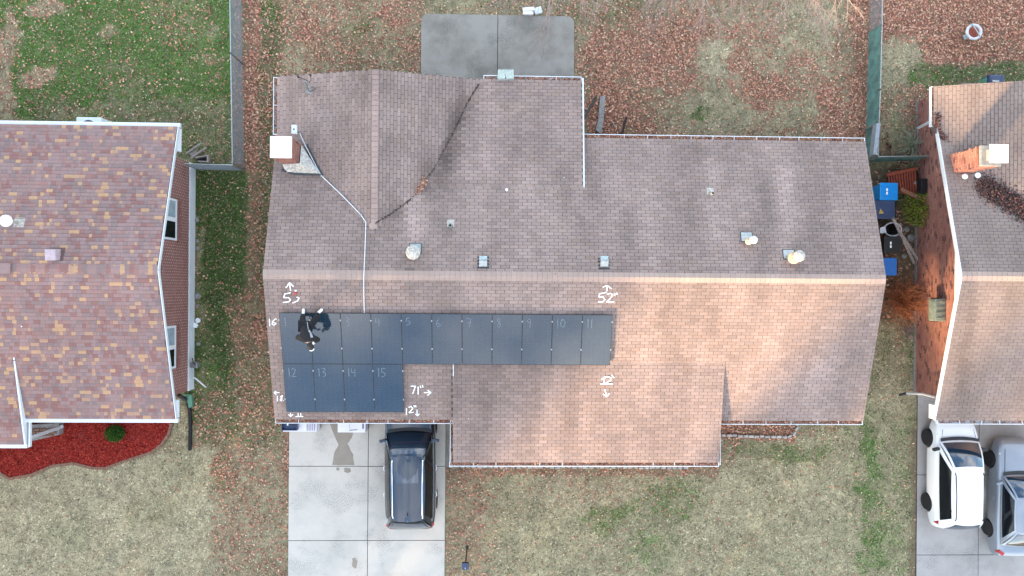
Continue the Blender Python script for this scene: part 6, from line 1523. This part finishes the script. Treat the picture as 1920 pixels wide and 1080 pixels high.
for (a_, b_, c_, d_, z, t) in ((1674, 408, 1714, 494, 1.0, 'left grey plank of the pair leaning from the navy bin'), (1688, 436, 1724, 492, .7, 'right grey plank of the pair leaning from the navy bin')):
    o = MB().bar(W(a_, b_, z), W(c_, d_, .12), .10, .04).build('plank', M['woodgrey']); tag(o, t, 'plank', 'grey planks leaning by the bins')
o = MB().bar(W(1690, 355, .9), W(1751, 386, .5), .13, .05).build('plank', M['woodbrown']); tag(o, 'brown plank lying across the bushes next to the blue bin', 'plank')
o = MB().bar(W(1722, 375, .35), W(1772, 362, .5), .10, .05).build('plank', M['woodblack']); tag(o, 'dark board against the brick wall of the right house', 'plank')
e = empty('wooden_deck', W(1690, 336, 0), 'red stained slatted deck beside the right house wall', 'deck')
for k in range(11): MB().bar(W(1665 + k * 5, 327 - k * .9, .45), W(1672 + k * 4.6, 362 + k * .4, .45), .055, .04).build('slat', M['woodred'], e)
MB().bar(W(1662, 328, .45), W(1719, 316, .45), .12, .08).build('front_rail', M['woodred'], e); MB().prism([W(1667, 330, .2), W(1717, 320, .2), W(1719, 362, .2), W(1676, 360, .2)], .02, .35).build('frame', M['woodblack'], e)
e = empty('storage_crate', W(1725, 352, 0), 'black plastic crate against the right house wall by the red deck', 'crate')
MB().box(W(1725, 352, .4), (.36, .62, .72)).build('tub', M['dark'], e, bevel=.03); MB().box(W(1716, 343, .8), (.06, .1, .03)).build('latch', M['galv'], e); MB().box(W(1718, 366, .8), (.08, .03, .03)).build('latch', M['galv'], e)
# bushes
leafball('bush', W(1722, 392, .55), (.62, .75, .45), 1500, [A(128, 142, 56), A(150, 160, 70), A(92, 108, 44)], 'yellow green bush between the bins and the brick wall', 'bush', .05)
leafball('bush', W(1688, 372, .4), (.35, .4, .3), 420, [A(98, 104, 66), A(120, 116, 80)], 'thin olive bush right of the bright blue bin', 'bush', .045)
def twigs(name, c, n, spread, L, m, label, cat, rad=.008, droop=0, fork=2, sz=1.0, col=None):
    e = empty(name, (c.x, c.y, 0), label, cat); t = MB()
    for i in range(n):
        a = random.uniform(0, 6.283); el = random.uniform(.15, 1.3); p = Vector((c.x + random.uniform(-.12, .12), c.y + random.uniform(-.12, .12), 0)); l = L * random.uniform(.5, 1.1)
        d = Vector((math.cos(a) * math.cos(el) * spread, math.sin(a) * math.cos(el) * spread, math.sin(el))).normalized(); pts = [p]
        for k in range(4):
            d2 = (d + Vector((random.uniform(-.22, .22), random.uniform(-.22, .22), random.uniform(-.15, .15) - droop * k))).normalized(); p = p + d2 * l / 4; 
            if p.z < .03: p.z = .03
            pts.append(p)
            for f in range(fork):
                dd = (d2 + Vector((random.uniform(-1, 1), random.uniform(-1, 1), random.uniform(-.4, .6)))).normalized(); q = p + dd * l * .22; q.z = max(q.z, .03); t.tube([p, q], rad * .7, 3, cap=False)
        t.tube(pts, rad * 1.3, 4, r2=rad * .6, cap=False)
    t.build('branches', m, e, stuff=True); return e
twigs('bare_bush', W(1686, 562, 0), 170, 1.0, 1.15, M['twigorange'], 'dense orange brown twiggy bush beside the gable corner of the middle house', 'bush', .007, .05, 3)
twigs('ornamental_grass', W(1707, 272, 0), 50, 1.0, 1.0, mat('dry_grass_blade', A(160, 166, 140), .9), 'arching grey green grass clump beside the short green fence', 'plant', .013, .45, 0)
twigs('ornamental_grass', W(1708, 316, 0), 46, 1.0, .95, mat('dry_grass_blade_pale', A(178, 174, 144), .9), 'pale drooping grass clump above the red slatted deck', 'plant', .013, .45, 0)
twigs('bare_bush', W(1700, 622, 0), 24, .9, .45, M['twigpale'], 'small grey stump of twigs at the foot of the right house wall', 'bush', .012, .1, 1)
rocks2 = [(1707, 446, .16), (1722, 470, .12), (1700, 430, .11), (1720, 500, .10), (1695, 480, .10)]
for i, (a_, b_, r_) in enumerate(rocks2): rock(a_, b_, r_, ['large flat rock in the shade right of the planks', 'pale rock against the brick wall below the bush', 'dark rock between the basket and the yellow green bush', 'small rock below the end of the planks', 'rock between the two leaning planks'][i], 'rocks in the side yard')
# stone edging beds of the middle house
def stone_row(pxs, label, step=.22, sz=(.19, .10, .10), m='stone'):
    path = [W(a, b, 0) for a, b in pxs]; e = empty('stone_edging', path[0], label, 'edging'); acc = 0; first = None
    for a, b in zip(path[:-1], path[1:]):
        L = (b - a).length; s = acc; d = (b - a).normalized()
        while s < L:
            p = a + d * s + Vector((random.uniform(-.01, .01), random.uniform(-.02, .02), .03)); m4 = Matrix.Translation(p) @ Matrix.Rotation(math.atan2(d.y, d.x) + random.uniform(-.12, .12), 4, 'Z') @ Matrix.Scale(random.uniform(.85, 1.05), 4)
            if first is None: first = MB().box((0, 0, 0), sz).build('edging_stone', M[m], e, mtx=m4, bevel=.02)
            else: link('edging_stone', first.data, e, mtx=m4)
            s += step
        acc = s - L
stone_row([(1346, 815), (1400, 817), (1450, 819), (1475, 819), (1488, 813), (1494, 803), (1494, 790)], 'curved pale stone edging of the leaf filled bed at the right front', m='stonepale')
stone_row([(846, 874), (930, 875), (1100, 875), (1200, 876), (1290, 877)], 'straight pale stone edging peeking out under the front gutter', m='stonepale')

# ================================================================== BARE TREES AT THE TOP
def bare_tree(loc, h, label, reach, seed, dirs=None, rad=.12):
    random.seed(seed); e = empty('bare_tree', loc, label, 'tree', 'leafless trees reaching in from the back'); tr_ = MB(); tw = MB()
    base = Vector(loc); topt = base + Vector((0, 0, h * .45)); tr_.tube([base, base + Vector((.05, .05, h * .2)), topt], rad, 10, r2=rad * .6); tr_.build('trunk', M['twigpale'], e, smooth=True)
    def grow(p, d, l, r, depth):
        pts = [p]; n = 4
        for k in range(n):
            d = (d + Vector((random.uniform(-.22, .22), random.uniform(-.22, .22), random.uniform(-.12, .10) - .05))).normalized(); p = p + d * l / n; pts.append(p)
            if depth < 3 and k > 0:
                for _ in range(2 if depth < 2 else 2):
                    dd = (d + Vector((random.uniform(-.8, .8), random.uniform(-.8, .8), random.uniform(-.45, .35)))).normalized(); grow(p, dd, l * random.uniform(.4, .62), r * .5, depth + 1)
        tw.tube(pts, r, 5 if depth < 2 else 3, r2=r * .45, cap=False)
    for dv in dirs:
        d = Vector(dv).normalized(); grow(topt + Vector((0, 0, random.uniform(-.3, .3))), d, reach * random.uniform(.9, 1.1), rad * .32, 0)
    tw.build('branches', M['twigpale'], e, stuff=True)
bare_tree(W(1050, -70, 0), 5.0, 'leafless tree whose twigs hang in at the top above the patio', 2.2, 3, [(-.6, -.8, .1), (-.2, -1, .05), (.3, -1, .1), (.7, -.5, .2)], .10)
bare_tree(W(1310, -70, 0), 5.0, 'leafless tree whose twigs hang in at the top over the middle of the back yard', 2.2, 8, [(-.5, -.9, .1), (0, -1, .0), (.4, -1, .1), (-.9, -.3, .2)], .10)
bare_tree(W(1460, -78, 0), 5.2, 'leafless tree with the widest spray of twigs at the top right of the back yard', 2.1, 15, [(-.6, -.8, .1), (-.2, -1, .05), (.15, -1, .1), (.5, -.8, .15), (-.9, -.4, .1)], .11)
random.seed(99)
# ================================================================== UNSEEN TREES added beyond the frame to break up the low sun
def shade_tree(x, y, h, cr, n, label, leaf=.36):
    e = empty('unseen_shade_tree', (x, y, 0), label, 'tree', 'unseen trees placed to the south west to break up the sun'); MB().tube([(x, y, 0), (x + .1, y, h * .4), (x, y + .1, h * .75)], .22, 8, r2=.09).build('trunk', M['bark'], e)
    b = MB()
    for k in range(10):
        a = random.uniform(0, 6.28); b.tube([(x, y, h * (.35 + .03 * k)), (x + math.cos(a) * cr * .8, y + math.sin(a) * cr * .8, h * (.55 + .04 * k))], .07, 5, r2=.02)
    b.build('limbs', M['bark'], e, stuff=True)
    f = MB()
    for i in range(n):
        v = Vector((random.gauss(0, 1), random.gauss(0, 1), random.gauss(0, 1))).normalized() * random.random() ** .4; s = leaf * random.uniform(.5, 1.2); q = Euler((random.uniform(0, 6), random.uniform(0, 6), random.uniform(0, 6))).to_matrix()
        p = Vector((x + v.x * cr, y + v.y * cr, h * .60 + v.z * h * .40)); cc = random.choice([A(110, 90, 60), A(92, 96, 56), A(130, 96, 70)])
        f.poly([p + q @ Vector(t) for t in ((-s, 0, 0), (0, -s * .5, 0), (s, 0, 0), (0, s * .5, 0))], col=cc)
    f.build('crown', M['leafy'], e, stuff=True)
def shade_conifer_row():  # unseen row added to keep the low sun off the lawn
    h, r = 5.6, 1.25; me = None
    f = MB()
    for i in range(900):
        t = random.random() ** .8; a = random.uniform(0, 6.28); rr = r * math.sin(math.pi * min(1, (t * .86 + .14))) ** .6 * random.uniform(.6, 1); q = Euler((random.uniform(0, 6), random.uniform(0, 6), random.uniform(0, 6))).to_matrix(); s_ = random.uniform(.14, .3)
        p = Vector((math.cos(a) * rr, math.sin(a) * rr, .15 + t * (h - .2))); cc = random.choice([A(56, 84, 48), A(70, 96, 56), A(44, 70, 42)])
        f.poly([p + q @ Vector(v) for v in ((-s_, 0, 0), (0, -s_ * .5, 0), (s_, 0, 0), (0, s_ * .5, 0))], col=cc)
    c0 = t0 = None
    names = ['first', 'second', 'third', 'fourth', 'fifth', 'sixth', 'seventh', 'eighth', 'ninth', 'tenth', 'eleventh', 'twelfth', 'thirteenth', 'fourteenth', 'fifteenth', 'sixteenth', 'seventeenth', 'eighteenth', 'nineteenth', 'twentieth', 'twenty first', 'twenty second', 'twenty third', 'twenty fourth', 'twenty fifth']
    for i in range(25):
        x = -34 + i * 2.15 + random.uniform(-.2, .2); e = empty('unseen_shade_conifer', (x, -20.5, 0), names[i] + ' unseen evergreen from the west, added to shade the lawn', 'tree', 'unseen conifers added to shade the lawn')
        if c0 is None:
            c0 = f.build('crown', M['leafy'], e, local=True, stuff=True); t0 = MB().tube([(0, 0, 0), (0, 0, h * .8)], .09, 6, r2=.03).build('trunk', M['bark'], e, local=True)
        else:
            for src in (c0, t0):
                o = link(src.name.split('.')[0], src.data, e, local=True, mtx=Matrix.Rotation(i * 1.3, 4, 'Z') @ Matrix.Scale(random.uniform(.9, 1.06), 4))
                if src is c0: o['kind'] = 'stuff'
shade_conifer_row()
U = Vector((SUN_AZ[0], SUN_AZ[1])).normalized(); Pp = Vector((U.y, -U.x))       # along light, across light (to the right of travel)
def at_uv(across, back): return Pp * across - U * back
SHADE = [(-24, 38, 15, 5.0, 3400), (-15.5, 42, 16, 4.6, 3300), (-8.0, 37, 15, 4.4, 3600), (-0.2, 41, 16, 4.4, 3900), (11.5, 36, 14.5, 2.0, 1900), (16.2, 40, 15, 2.2, 1300), (22, 42, 15, 4.0, 2200)]
for i, (ac, bk, h, cr_, n_) in enumerate(SHADE):
    p = at_uv(ac, bk); shade_tree(p.x, p.y, h, cr_, n_, ('first', 'second', 'third', 'fourth', 'fifth', 'sixth', 'seventh')[i] + ' unseen tree from the west, placed to break up the low sun')
